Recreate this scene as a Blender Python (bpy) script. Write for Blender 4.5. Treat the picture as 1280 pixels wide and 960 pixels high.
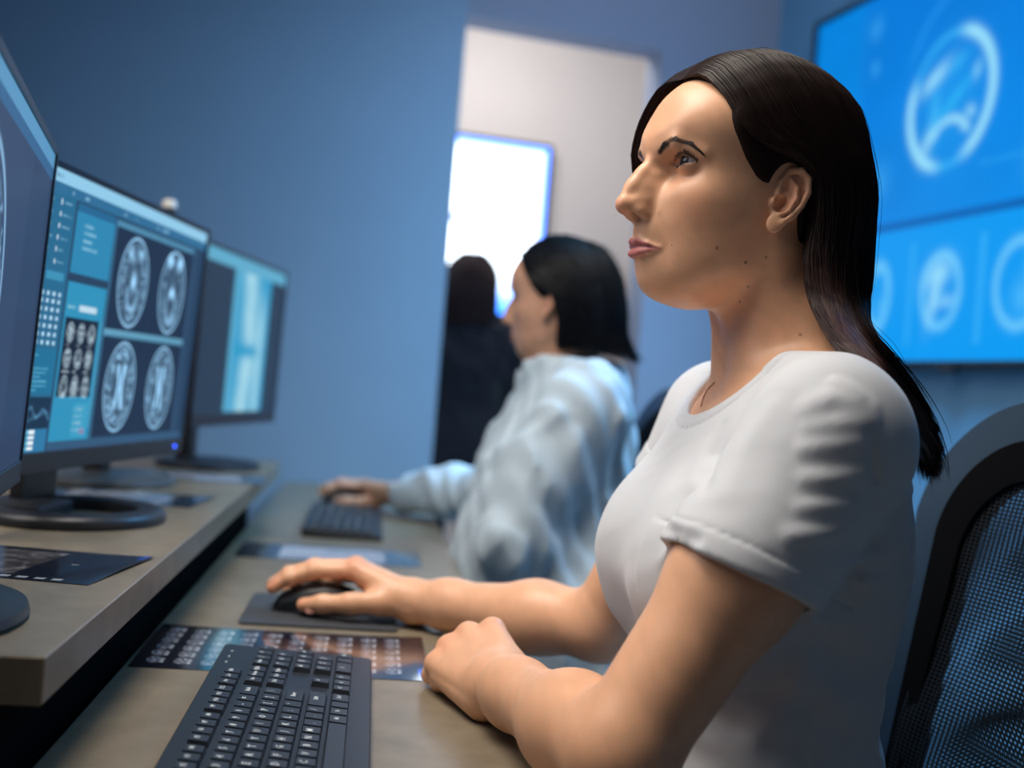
import bpy, bmesh, math, random
import numpy as np
from mathutils import Vector, Matrix, Euler
for _o in list(bpy.data.objects): bpy.data.objects.remove(_o, do_unlink=True)
scene = bpy.context.scene
COL = scene.collection
R = math.radians
rng = np.random.default_rng(7)
# ---------------------------------------------------------------- camera
CAMZ = 1.04
FPX = 1400.0
ROLL = R(4.6)
cam = bpy.data.cameras.new('camera'); cam_o = bpy.data.objects.new('camera', cam); COL.objects.link(cam_o)
cam.sensor_width = 36.0; cam.lens = FPX / 1280 * 36.0; cam.clip_start = 0.02
_r = Vector((math.cos(ROLL), 0, math.sin(ROLL))); _u = Vector((-math.sin(ROLL), 0, math.cos(ROLL))); _b = Vector((0, -1, 0))
_m = Matrix((_r, _u, _b)).transposed().to_4x4(); _m.translation = Vector((0, 0, CAMZ)); cam_o.matrix_world = _m
cam.shift_y = 11.5 / 1280; cam.shift_x = 0.0007
cam.dof.use_dof = True; cam.dof.focus_distance = 0.96; cam.dof.aperture_fstop = 2.9
scene.camera = cam_o
# ---------------------------------------------------------------- world, lights, exposure
w = bpy.data.worlds.new('world'); scene.world = w; w.use_nodes = True
w.node_tree.nodes['Background'].inputs[0].default_value = (0.30, 0.42, 0.60, 1); w.node_tree.nodes['Background'].inputs[1].default_value = 0.075
vs = scene.view_settings; vs.view_transform = 'Standard'; vs.look = 'None'; vs.exposure = 0.0; vs.gamma = 1.0; vs.use_curve_mapping = False
scene.cycles.use_denoising = True
scene.cycles.max_bounces = 6; scene.cycles.transparent_max_bounces = 16
scene.cycles.sample_clamp_indirect = 4.0
def area(name, loc, target, size, power, color, size_y=None, spread=180):
    l = bpy.data.lights.new(name, 'AREA'); l.energy = power; l.color = color; l.size = size; l.spread = R(spread)
    if size_y: l.shape = 'RECTANGLE'; l.size_y = size_y
    o = bpy.data.objects.new(name, l); COL.objects.link(o); o.location = loc
    o.rotation_euler = (Vector(target) - Vector(loc)).to_track_quat('-Z', 'Y').to_euler(); return o
area('key_ceiling_light', (-1.25, 0.85, 2.10), (0.10, 1.0, 0.95), 0.9, 5.5, (1.0, 0.95, 0.91), spread=120)
area('desk_ceiling_light', (-0.50, 1.00, 2.60), (-0.25, 1.20, 0.7), 0.9, 16.5, (1.0, 0.91, 0.81), spread=112)
area('blue_tv_fill', (1.05, 2.75, 2.3), (0.05, 2.2, 1.0), 0.7, 20, (0.12, 0.50, 1.0), spread=130)  # added lamp standing in for the television's blue glow from behind
area('blue_wall_fill', (0.62, 2.15, 2.55), (1.12, 2.55, 0.9), 0.6, 13, (0.16, 0.58, 1.0), spread=120)  # added lamp, throws extra blue onto the right wall below the television
area('cool_partition_fill', (0.95, 2.15, 2.2), (-0.45, 3.2, 0.40), 0.8, 10, (0.58, 0.80, 1.0), spread=95)  # unseen fill added for screen glow on the partition
area('cool_header_fill', (0.45, 2.45, 2.60), (0.42, 3.75, 1.9), 0.7, 6.0, (0.66, 0.80, 1.0), spread=140)  # added fill that brightens the doorway header and back wall
area('far_room_light', (-0.10, 4.15, 2.6), (0.2, 5.0, 1.4), 0.7, 17, (1.0, 0.96, 0.94))
_l = bpy.data.lights.new('far_room_spot', 'SPOT'); _l.energy = 26; _l.color = (1.0, 0.95, 0.90); _l.spot_size = R(50); _l.spot_blend = 0.12; _l.shadow_soft_size = 0.05
_o = bpy.data.objects.new('far_room_spot', _l); COL.objects.link(_o); _o.location = (-0.75, 3.85, 2.45); _o.rotation_euler = (Vector((-0.30, 4.93, 1.30)) - Vector(_o.location)).to_track_quat('-Z', 'Y').to_euler()
# ---------------------------------------------------------------- helpers
def srgb(r, g, b):
    f = lambda c: (c / 255) / 12.92 if c <= 10 else (((c / 255) + 0.055) / 1.055) ** 2.4
    return (f(r), f(g), f(b), 1.0)
def tag(o, label=None, cat=None, group=None, kind=None):
    if label: o['label'] = label
    if cat: o['category'] = cat
    if group: o['group'] = group
    if kind: o['kind'] = kind
    return o
def empty(name, loc=(0, 0, 0), rz=0.0, label=None, cat=None, group=None, parent=None):
    o = bpy.data.objects.new(name, None); COL.objects.link(o); o.location = loc; o.rotation_euler = (0, 0, rz)
    o.empty_display_size = 0.02
    if parent: o.parent = parent
    return tag(o, label, cat, group)
def link(name, me, mat=None, parent=None, smooth=False):
    o = bpy.data.objects.new(name, me); COL.objects.link(o)
    if mat is not None and len(me.materials) == 0: me.materials.append(mat)
    if parent is not None: o.parent = parent
    if smooth: me.polygons.foreach_set('use_smooth', [True] * len(me.polygons)); me.update()
    return o
def pydata(name, v, f, mat=None, parent=None, smooth=False):
    me = bpy.data.meshes.new(name); me.from_pydata([tuple(map(float, p)) for p in v], [], [tuple(map(int, q)) for q in f]); me.update()
    return link(name, me, mat, parent, smooth)
def npmesh(name, V, Q, mat=None, parent=None, smooth=True):
    """fast mesh from numpy verts (n,3) and quads or triangles (m,k)"""
    me = bpy.data.meshes.new(name); n, m, k = len(V), len(Q), Q.shape[1]
    me.vertices.add(n); me.vertices.foreach_set('co', np.ascontiguousarray(V, dtype=np.float32).ravel())
    me.loops.add(m * k); me.loops.foreach_set('vertex_index', np.ascontiguousarray(Q, dtype=np.int32).ravel())
    me.polygons.add(m); me.polygons.foreach_set('loop_start', np.arange(0, m * k, k, dtype=np.int32))
    me.polygons.foreach_set('use_smooth', np.full(m, smooth)); me.update(calc_edges=True); me.validate()
    return link(name, me, mat, parent)
def vcol(o, C, name='Col'):
    a = o.data.color_attributes.new(name, 'FLOAT_COLOR', 'POINT')
    C = np.asarray(C, dtype=np.float32)
    if C.shape[1] == 3: C = np.concatenate([C, np.ones((len(C), 1), np.float32)], 1)
    a.data.foreach_set('color', C.ravel())
class BM:
    """collects shapes into one mesh"""
    def __init__(s): s.bm = bmesh.new()
    def box(s, c, d, bev=0.0, seg=2, rot=None):
        M = Matrix.Translation(c) @ (rot.to_4x4() if rot else Matrix.Identity(4)) @ Matrix.Diagonal((*d, 1))
        g = bmesh.ops.create_cube(s.bm, size=1, matrix=M)
        if bev > 0:
            es = list({e for v in g['verts'] for e in v.link_edges})
            bmesh.ops.bevel(s.bm, geom=es, offset=bev, segments=seg, profile=0.5, affect='EDGES')
        return s
    def cyl(s, a, b, r1, r2=None, n=24):
        a, b = Vector(a), Vector(b); r2 = r1 if r2 is None else r2
        q = (b - a).to_track_quat('Z', 'Y').to_matrix().to_4x4()
        bmesh.ops.create_cone(s.bm, cap_ends=True, segments=n, radius1=r1, radius2=r2, depth=(b - a).length, matrix=Matrix.Translation((a + b) / 2) @ q)
        return s
    def lathe(s, prof, n=32, M=None):
        rings = []
        for r, z in prof:
            rings.append([s.bm.verts.new((M or Matrix.Identity(4)) @ Vector((r * math.cos(2 * math.pi * i / n), r * math.sin(2 * math.pi * i / n), z))) for i in range(n)])
        for a, b in zip(rings, rings[1:]):
            for i in range(n): s.bm.faces.new((a[i], a[(i + 1) % n], b[(i + 1) % n], b[i]))
        s.bm.faces.new(rings[0][::-1]); s.bm.faces.new(rings[-1]); return s
    def prism(s, pts, z0, z1, M=None, bev=0.0):
        M = M or Matrix.Identity(4)
        a = [s.bm.verts.new(M @ Vector((x, y, z0))) for x, y in pts]; b = [s.bm.verts.new(M @ Vector((x, y, z1))) for x, y in pts]
        n = len(pts); fs = [s.bm.faces.new(a[::-1]), s.bm.faces.new(b)]
        for i in range(n): fs.append(s.bm.faces.new((a[i], a[(i + 1) % n], b[(i + 1) % n], b[i])))
        if bev > 0:
            es = list({e for f in fs[:2] for e in f.edges}); bmesh.ops.bevel(s.bm, geom=es, offset=bev, segments=2, profile=0.5, affect='EDGES')
        return s
    def tube(s, pts, r, n=8, closed=False, flat=1.0):
        P = [Vector(p) for p in pts]; m = len(P); rr = r if hasattr(r, '__len__') else [r] * m; rings = []; up = None
        for i in range(m):
            t = (P[(i + 1) % m] - P[i - 1]) if closed else (P[min(i + 1, m - 1)] - P[max(i - 1, 0)]); t.normalize()
            if up is None: up = Vector((0, 0, 1)) if abs(t.z) < 0.9 else Vector((1, 0, 0))
            x = t.cross(up).normalized(); up = x.cross(t).normalized()
            rings.append([s.bm.verts.new(P[i] + rr[i] * (math.cos(2 * math.pi * k / n) * x + flat * math.sin(2 * math.pi * k / n) * up)) for k in range(n)])
        for i in range(m if closed else m - 1):
            a, b = rings[i], rings[(i + 1) % m]
            for k in range(n): s.bm.faces.new((a[k], a[(k + 1) % n], b[(k + 1) % n], b[k]))
        if not closed: s.bm.faces.new(rings[0][::-1]); s.bm.faces.new(rings[-1])
        return s
    def mesh(s, name):
        bmesh.ops.recalc_face_normals(s.bm, faces=s.bm.faces); me = bpy.data.meshes.new(name); s.bm.to_mesh(me); s.bm.free(); return me
    def obj(s, name, mat, parent=None, smooth=False):
        o = link(name, s.mesh(name), mat, parent)
        if smooth:
            o.data.polygons.foreach_set('use_smooth', [True] * len(o.data.polygons))
            o.data.set_sharp_from_angle(angle=R(38))
        return o
def rrect(w, h, r, n=6):
    pts = []
    for cx, cy, a0 in ((w / 2 - r, h / 2 - r, 0), (-w / 2 + r, h / 2 - r, 90), (-w / 2 + r, -h / 2 + r, 180), (w / 2 - r, -h / 2 + r, 270)):
        for k in range(n + 1): a = R(a0 + 90 * k / n); pts.append((cx + r * math.cos(a), cy + r * math.sin(a)))
    return pts
# ---------------------------------------------------------------- materials
def nodemat(name):
    m = bpy.data.materials.new(name); m.use_nodes = True; nt = m.node_tree; return m, nt, nt.nodes['Principled BSDF']
def mat(name, col, rough=0.5, metal=0.0, noise=0.0, nscale=30.0, bump=0.0, bscale=200.0, spec=0.5, sub=0.0, coat=0.0, sheen=0.0):
    m, nt, b = nodemat(name); c = col if len(col) == 4 else (*col, 1)
    b.inputs['Base Color'].default_value = c; b.inputs['Roughness'].default_value = rough; b.inputs['Metallic'].default_value = metal
    b.inputs['Specular IOR Level'].default_value = spec; b.inputs['Coat Weight'].default_value = coat; b.inputs['Sheen Weight'].default_value = sheen
    tc = nt.nodes.new('ShaderNodeTexCoord')
    if noise > 0:
        n = nt.nodes.new('ShaderNodeTexNoise'); n.inputs['Scale'].default_value = nscale; n.inputs['Detail'].default_value = 6
        nt.links.new(tc.outputs['Object'], n.inputs['Vector'])
        mx = nt.nodes.new('ShaderNodeMix'); mx.data_type = 'RGBA'
        mx.inputs[6].default_value = tuple(x * (1 - noise) for x in c[:3]) + (1,); mx.inputs[7].default_value = tuple(min(1, x * (1 + noise)) for x in c[:3]) + (1,)
        nt.links.new(n.outputs['Fac'], mx.inputs[0]); nt.links.new(mx.outputs[2], b.inputs['Base Color'])
    if bump > 0:
        n2 = nt.nodes.new('ShaderNodeTexNoise'); n2.inputs['Scale'].default_value = bscale; n2.inputs['Detail'].default_value = 4
        nt.links.new(tc.outputs['Object'], n2.inputs['Vector'])
        bp = nt.nodes.new('ShaderNodeBump'); bp.inputs['Strength'].default_value = bump; bp.inputs['Distance'].default_value = 0.002
        nt.links.new(n2.outputs['Fac'], bp.inputs['Height']); nt.links.new(bp.outputs['Normal'], b.inputs['Normal'])
    return m
def emit_vcol(name, strength, base=0.006):
    """a lit screen: printed colours come from the mesh's own colour attribute"""
    m, nt, b = nodemat(name); a = nt.nodes.new('ShaderNodeVertexColor'); a.layer_name = 'Col'
    nt.links.new(a.outputs['Color'], b.inputs['Emission Color']); b.inputs['Emission Strength'].default_value = strength
    b.inputs['Base Color'].default_value = (base, base, base, 1); b.inputs['Roughness'].default_value = 0.4; b.inputs['Specular IOR Level'].default_value = 0.06
    return m
def print_vcol(name, rough=0.25, coat=0.0):
    m, nt, b = nodemat(name); a = nt.nodes.new('ShaderNodeVertexColor'); a.layer_name = 'Col'
    nt.links.new(a.outputs['Color'], b.inputs['Base Color']); b.inputs['Roughness'].default_value = rough; b.inputs['Coat Weight'].default_value = coat
    b.inputs['Coat Roughness'].default_value = 0.06
    return m
M = {}
M['black_plastic'] = mat('black_plastic', srgb(22, 24, 28), 0.42, noise=0.15, bump=0.05, bscale=900)
M['dark_plastic'] = mat('dark_plastic', srgb(40, 43, 49), 0.38, noise=0.1)
M['bezel'] = mat('bezel', srgb(30, 33, 42), 0.35, noise=0.1)
M['silver'] = mat('silver', srgb(190, 192, 196), 0.3, metal=0.9, noise=0.05)
M['white_plastic'] = mat('white_plastic', srgb(215, 213, 205), 0.4, noise=0.04)
M['wall_blue'] = mat('wall_blue', srgb(126, 148, 168), 0.7, noise=0.05, nscale=6, bump=0.06, bscale=120)
M['wall_tv'] = mat('wall_tv', srgb(122, 174, 208), 0.7, noise=0.05, nscale=6, bump=0.06, bscale=120)  # wall colour pushed bluer to carry the television's light
M['wall_grey'] = mat('wall_grey', srgb(158, 166, 184), 0.75, noise=0.04, nscale=5, bump=0.06, bscale=120)
M['wall_warm'] = mat('wall_warm', srgb(214, 207, 202), 0.8, noise=0.03, nscale=5, bump=0.05, bscale=120)
M['floor'] = mat('floor', srgb(150, 148, 146), 0.45, noise=0.12, nscale=4, bump=0.05)
M['ceiling'] = mat('ceiling', srgb(200, 202, 206), 0.8, noise=0.03)
# ---------------------------------------------------------------- desk frame
AY = math.atan(170 / 1400.0)              # the desk runs this far left of the view axis
DN = np.array([math.cos(AY), math.sin(AY)]); DE = np.array([-math.sin(AY), math.cos(AY)])
DESK_Z, SHELF_Z = 0.74, 0.84
def D(s, t, z): p = s * DN + t * DE; return (float(p[0]), float(p[1]), z)
# ---------------------------------------------------------------- value noise and print painters
def vnoise(x, y, seed=0, oct=4):
    out = 0; amp = 1; tot = 0
    for o in range(oct):
        g = np.random.default_rng(seed + o).random((64, 64)); xi = np.floor(x).astype(int); yi = np.floor(y).astype(int); fx = x - xi; fy = y - yi
        fx = fx * fx * (3 - 2 * fx); fy = fy * fy * (3 - 2 * fy)
        a = g[xi % 64, yi % 64]; b = g[(xi + 1) % 64, yi % 64]; c = g[xi % 64, (yi + 1) % 64]; d = g[(xi + 1) % 64, (yi + 1) % 64]
        out = out + amp * ((a * (1 - fx) + b * fx) * (1 - fy) + (c * (1 - fx) + d * fx) * fy); tot += amp; amp *= 0.5; x = x * 2.03; y = y * 2.03
    return out / tot
def sst(a, b, x): t = np.clip((x - a) / (b - a), 0, 1); return t * t * (3 - 2 * t)
def inr(u, v, u0, v0, u1, v1): return (u >= u0) & (u < u1) & (v >= v0) & (v < v1)
def brain(u, v, seed=0, kind=0):
    """a grey scan slice in the unit square: skull rim, folded cortex, dark and light inner structures; returns 0..1"""
    x = (u - 0.5) * 2 / 0.80; y = (v - 0.5) * 2 / 0.96; r = np.sqrt(x * x + y * y); th = np.arctan2(y, x)
    rim = np.exp(-((r - 0.95) / 0.035) ** 2) * 0.75
    n = vnoise(u * 9 + seed, v * 11 + 3, seed); fold = np.abs(vnoise(u * 16 + seed, v * 16, seed + 9, 3) - 0.5) * 2
    br = (r < 0.87) * (0.05 + 0.34 * n * n + 0.55 * np.exp(-(fold / 0.12) ** 2) * sst(0.25, 0.7, r))
    gap = np.exp(-((r - 0.89) / 0.03) ** 2) * 0.2; br = br - gap
    ax = np.abs(x)
    if kind == 0:   # butterfly ventricles, bright
        vt = np.exp(-(((ax - 0.10 - 0.28 * np.abs(y) ** 1.3) / 0.075) ** 2)) * (np.abs(y) < 0.48) ; br = br + 0.75 * vt * (r < 0.8) - 0.2 * np.exp(-(x / 0.03) ** 2) * (np.abs(y) > 0.45) * (r < 0.85)
    elif kind == 1: # skull base: bright core and eye sockets
        br = br * 0.8 + 0.8 * np.exp(-((x / 0.16) ** 2 + ((y + 0.02) / 0.20) ** 2)) + 0.45 * np.exp(-(((ax - 0.32) / 0.16) ** 2 + ((y + 0.62) / 0.14) ** 2)) + 0.4 * np.exp(-((np.hypot(x, y - 0.25) - 0.33) / 0.07) ** 2) * (y > 0.1)
    elif kind == 2: # bright eyes on top
        br = br * 0.7 + 0.95 * np.exp(-(((ax - 0.38) / 0.16) ** 2 + ((y + 0.72) / 0.14) ** 2)) + 0.9 * np.exp(-((x / 0.12) ** 2 + ((y) / 0.16) ** 2)) + 0.3 * np.exp(-((np.hypot(x, y - 0.35) - 0.35) / 0.08) ** 2)
    else:           # side view
        br = br * 0.9 + 0.5 * np.exp(-(((x - 0.1) / 0.35) ** 2 + ((y - 0.4) / 0.2) ** 2))
    return np.clip((rim + br) * (r < 1.02), 0, 1)
def put(C, m, col, a=1.0):
    a = np.asarray(a); a = a[m][:, None] if a.ndim else a
    C[m] = C[m] * (1 - a) + np.array(col) * a
def put_scan(C, U, V, rect, seed, kind, tint, gain=1.0):
    u0, v0, u1, v1 = rect; m = inr(U, V, u0, v0, u1, v1); b = brain((U[m] - u0) / (u1 - u0), (V[m] - v0) / (v1 - v0), seed, kind)
    C[m] = np.clip(C[m] + (1.7 * b ** 1.35)[:, None] * np.array(tint) * gain, 0, 1.5)
def dashes(C, U, V, rect, rows, col, seed=0, dens=0.55, a=0.8):
    """rows of tiny unreadable print"""
    u0, v0, u1, v1 = rect; m = inr(U, V, *rect); x = (U[m] - u0) / (u1 - u0); y = (V[m] - v0) / (v1 - v0) * rows
    g = np.random.default_rng(seed); ln = 0.35 + 0.6 * g.random(rows + 1); row = np.minimum(y.astype(int), rows)
    on = (y % 1 > 0.3) & (y % 1 < 0.72) & (x < ln[row]) & (vnoise(x * 40, row * 7.3, seed, 1) < dens)
    idx = np.flatnonzero(m)[on]; C[idx] = C[idx] * (1 - a) + np.array(col) * a
def painted(name, w, h, nx, ny, painter, material, parent, y=0.0, zc=0.0, flat=False):
    """a flat print or screen image: a fine grid whose vertices carry the printed colours; stands in local XZ facing -Y, or lies in XY facing +Z"""
    u, v = np.meshgrid(np.linspace(0, 1, nx), np.linspace(0, 1, ny)); U = u.ravel(); V = v.ravel()
    if flat: P = np.stack([(U - 0.5) * w, (0.5 - V) * h, np.full_like(U, y)], 1)
    else: P = np.stack([(U - 0.5) * w, np.full_like(U, y), (0.5 - V) * h + zc], 1)
    i = np.arange((ny - 1) * nx).reshape(ny - 1, nx)[:, :-1].ravel()
    Q = np.stack([i, i + nx, i + nx + 1, i + 1], 1)
    o = npmesh(name, P, Q, material, parent, smooth=False)
    C = np.zeros((len(U), 3)); painter(C, U, V); vcol(o, C); return o
# ================================================================ the room (turned against the desk)
TW = math.tan(R(17.0)); RA = R(17.0)
rx = np.array([math.cos(RA), math.sin(RA)]); ry = np.array([-math.sin(RA), math.cos(RA)])     # along the far walls, away from us
def wall_box(name, p, q, z0, z1, th, m, side=1, kind='structure', label=None):
    """upright slab from p to q (front face), thickness th to the left of p->q times side"""
    p, q = np.array(p, float), np.array(q, float); d = (q - p) / np.linalg.norm(q - p); n = np.array([-d[1], d[0]]) * side * th
    c = [p, q, q + n, p + n]; V = [(*x, z0) for x in c] + [(*x, z1) for x in c]
    F = [(0, 1, 2, 3), (4, 5, 6, 7), (0, 1, 5, 4), (1, 2, 6, 5), (2, 3, 7, 6), (3, 0, 4, 7)]
    o = pydata(name, V, F, m); o.data.update(); b = bmesh.new(); b.from_mesh(o.data); bmesh.ops.recalc_face_normals(b, faces=b.faces); b.to_mesh(o.data); b.free()
    return tag(o, kind=kind)
ZC = 2.70
corner = np.array([0.82, 3.85])
jamb = np.array([0.41, 3.72])
# floor and ceiling
tag(pydata('floor', [(-4, -2.5, 0), (4, -2.5, 0), (4, 7.5, 0), (-4, 7.5, 0)], [(0, 1, 2, 3)], M['floor']), kind='structure')
tag(pydata('ceiling', [(-4, -2.5, ZC), (-4, 7.5, ZC), (4, 7.5, ZC), (4, -2.5, ZC)], [(0, 1, 2, 3)], M['ceiling']), kind='structure')
# blue partition at the end of the desk
pe = np.array([-0.218, 3.30]); wall_box('wall_partition', pe - rx * 3.2, pe, 0, ZC, 0.10, M['wall_blue'])
# wall with the wide doorway: right of the door, and the header above it
wall_box('wall_back', jamb, corner, 0, ZC, 0.12, M['wall_grey'])
jl = jamb - rx * 1.05
wall_box('wall_back_header', jl, jamb, 2.215, ZC, 0.12, M['wall_grey'])
wall_box('wall_back_left', jl - rx * 2.4, jl, 0, ZC, 0.12, M['wall_grey'])
# wall with the big screen
rd = np.array([math.sin(RA), -math.cos(RA)])
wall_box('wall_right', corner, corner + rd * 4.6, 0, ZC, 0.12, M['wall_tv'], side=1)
tb = corner - rx * 0.0
wall_box('baseboard_back', jamb - ry * 0.012, corner - ry * 0.012, 0, 0.09, 0.012, M['white_plastic'])
# narrow upright joint in the corner
# far room behind the doorway
fw = np.array([0.067, 5.03]); wall_box('wall_far', fw - rx * 3.0, fw + rx * 2.0, 0, ZC, 0.1, M['wall_warm'])
wall_box('wall_far_right', jamb + rx * 0.75 + ry * 0.12, jamb + rx * 0.75 + ry * 1.5, 0, ZC, 0.08, M['wall_warm'], side=-1)
# left wall and the wall behind the camera, out of frame
wall_box('wall_left', (-2.6, -2.2), (-2.6, 2.5), 0, ZC, 0.1, M['wall_grey'])
# ================================================================ desk with raised monitor shelf
def laminate(name, base, var=0.18):
    m, nt, b = nodemat(name); tc = nt.nodes.new('ShaderNodeTexCoord')
    def nz(scale, det, vec=None):
        n = nt.nodes.new('ShaderNodeTexNoise'); n.inputs['Scale'].default_value = scale; n.inputs['Detail'].default_value = det; n.inputs['Roughness'].default_value = 0.62
        nt.links.new(vec or tc.outputs['Object'], n.inputs['Vector']); return n
    mp = nt.nodes.new('ShaderNodeMapping'); mp.inputs['Scale'].default_value = (6, 1.6, 6); nt.links.new(tc.outputs['Object'], mp.inputs['Vector'])
    a = nz(3.2, 8, mp.outputs['Vector']); c = nz(26, 6)
    ad = nt.nodes.new('ShaderNodeMath'); ad.operation = 'MULTIPLY_ADD'; nt.links.new(a.outputs['Fac'], ad.inputs[0]); ad.inputs[1].default_value = 0.6; nt.links.new(c.outputs['Fac'], ad.inputs[2])
    rp = nt.nodes.new('ShaderNodeValToRGB'); rp.color_ramp.elements[0].position = 0.55; rp.color_ramp.elements[1].position = 1.05
    rp.color_ramp.elements[0].color = tuple(x * (1 - var) for x in base[:3]) + (1,); rp.color_ramp.elements[1].color = tuple(x * (1 + var) for x in base[:3]) + (1,)
    nt.links.new(ad.outputs[0], rp.inputs['Fac']); nt.links.new(rp.outputs['Color'], b.inputs['Base Color'])
    b.inputs['Roughness'].default_value = 0.36; b.inputs['Specular IOR Level'].default_value = 0.45
    bp = nt.nodes.new('ShaderNodeBump'); bp.inputs['Strength'].default_value = 0.08; bp.inputs['Distance'].default_value = 0.001
    nt.links.new(c.outputs['Fac'], bp.inputs['Height']); nt.links.new(bp.outputs['Normal'], b.inputs['Normal']); return m
M['laminate'] = laminate('stone_laminate', srgb(126, 115, 97))
M['laminate_edge'] = laminate('stone_laminate_edge', srgb(108, 102, 94))
desk = empty('desk', D(0, 0, 0), AY, 'long grey-brown stone-look desk that runs past both women', 'desk')
T1 = 3.06
BM().prism([(-0.226, 0.2), (0.16, 0.2), (0.16, 3.286), (-0.226, 3.217)], DESK_Z - 0.04, DESK_Z, bev=0.002).obj('desk_top', M['laminate'], desk)
BM().box((-0.20, (0.25 + T1) / 2, 0.35), (0.03, T1 - 0.25, 0.70)).obj('back_panel', M['laminate_edge'], desk)
for t in (0.55, 1.62, 2.90): BM().box((-0.04, t, 0.35), (0.28, 0.035, 0.70), 0.002).obj('leg_panel', M['laminate_edge'], desk)
M['well_black'] = mat('well_black', srgb(10, 10, 11), 0.8, noise=0.1, spec=0.05)
shelf = empty('monitor_shelf', D(0, 0, DESK_Z), AY, 'raised stone-look shelf along the desk carrying the monitors', 'shelf')
SX0, SX1, ST0, ST1 = -0.86, -0.203, 0.775, 2.62
def shelf_board():
    b = BM(); b.box(((SX0 + SX1) / 2, (ST0 + ST1) / 2, SHELF_Z - DESK_Z - 0.0165), (SX1 - SX0, ST1 - ST0, 0.033), 0.0012, 1); return b
shelf_board().obj('shelf_board', M['laminate'], shelf)
BM().box((-0.275, (ST0 + ST1) / 2, (0.067 - DESK_Z) / 2), (0.02, ST1 - ST0 - 0.01, DESK_Z + 0.067)).obj('front_panel', M['well_black'], shelf)
BM().box((-0.84, (ST0 + ST1) / 2, (0.067 - DESK_Z) / 2), (0.02, ST1 - ST0 - 0.01, DESK_Z + 0.067)).obj('rear_panel', M['well_black'], shelf)
for t in (ST0 + 0.02, ST1 - 0.02): BM().box((-0.557, t, (0.067 - DESK_Z) / 2), (0.54, 0.02, DESK_Z + 0.067)).obj('end_panel', M['well_black'], shelf)
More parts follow.
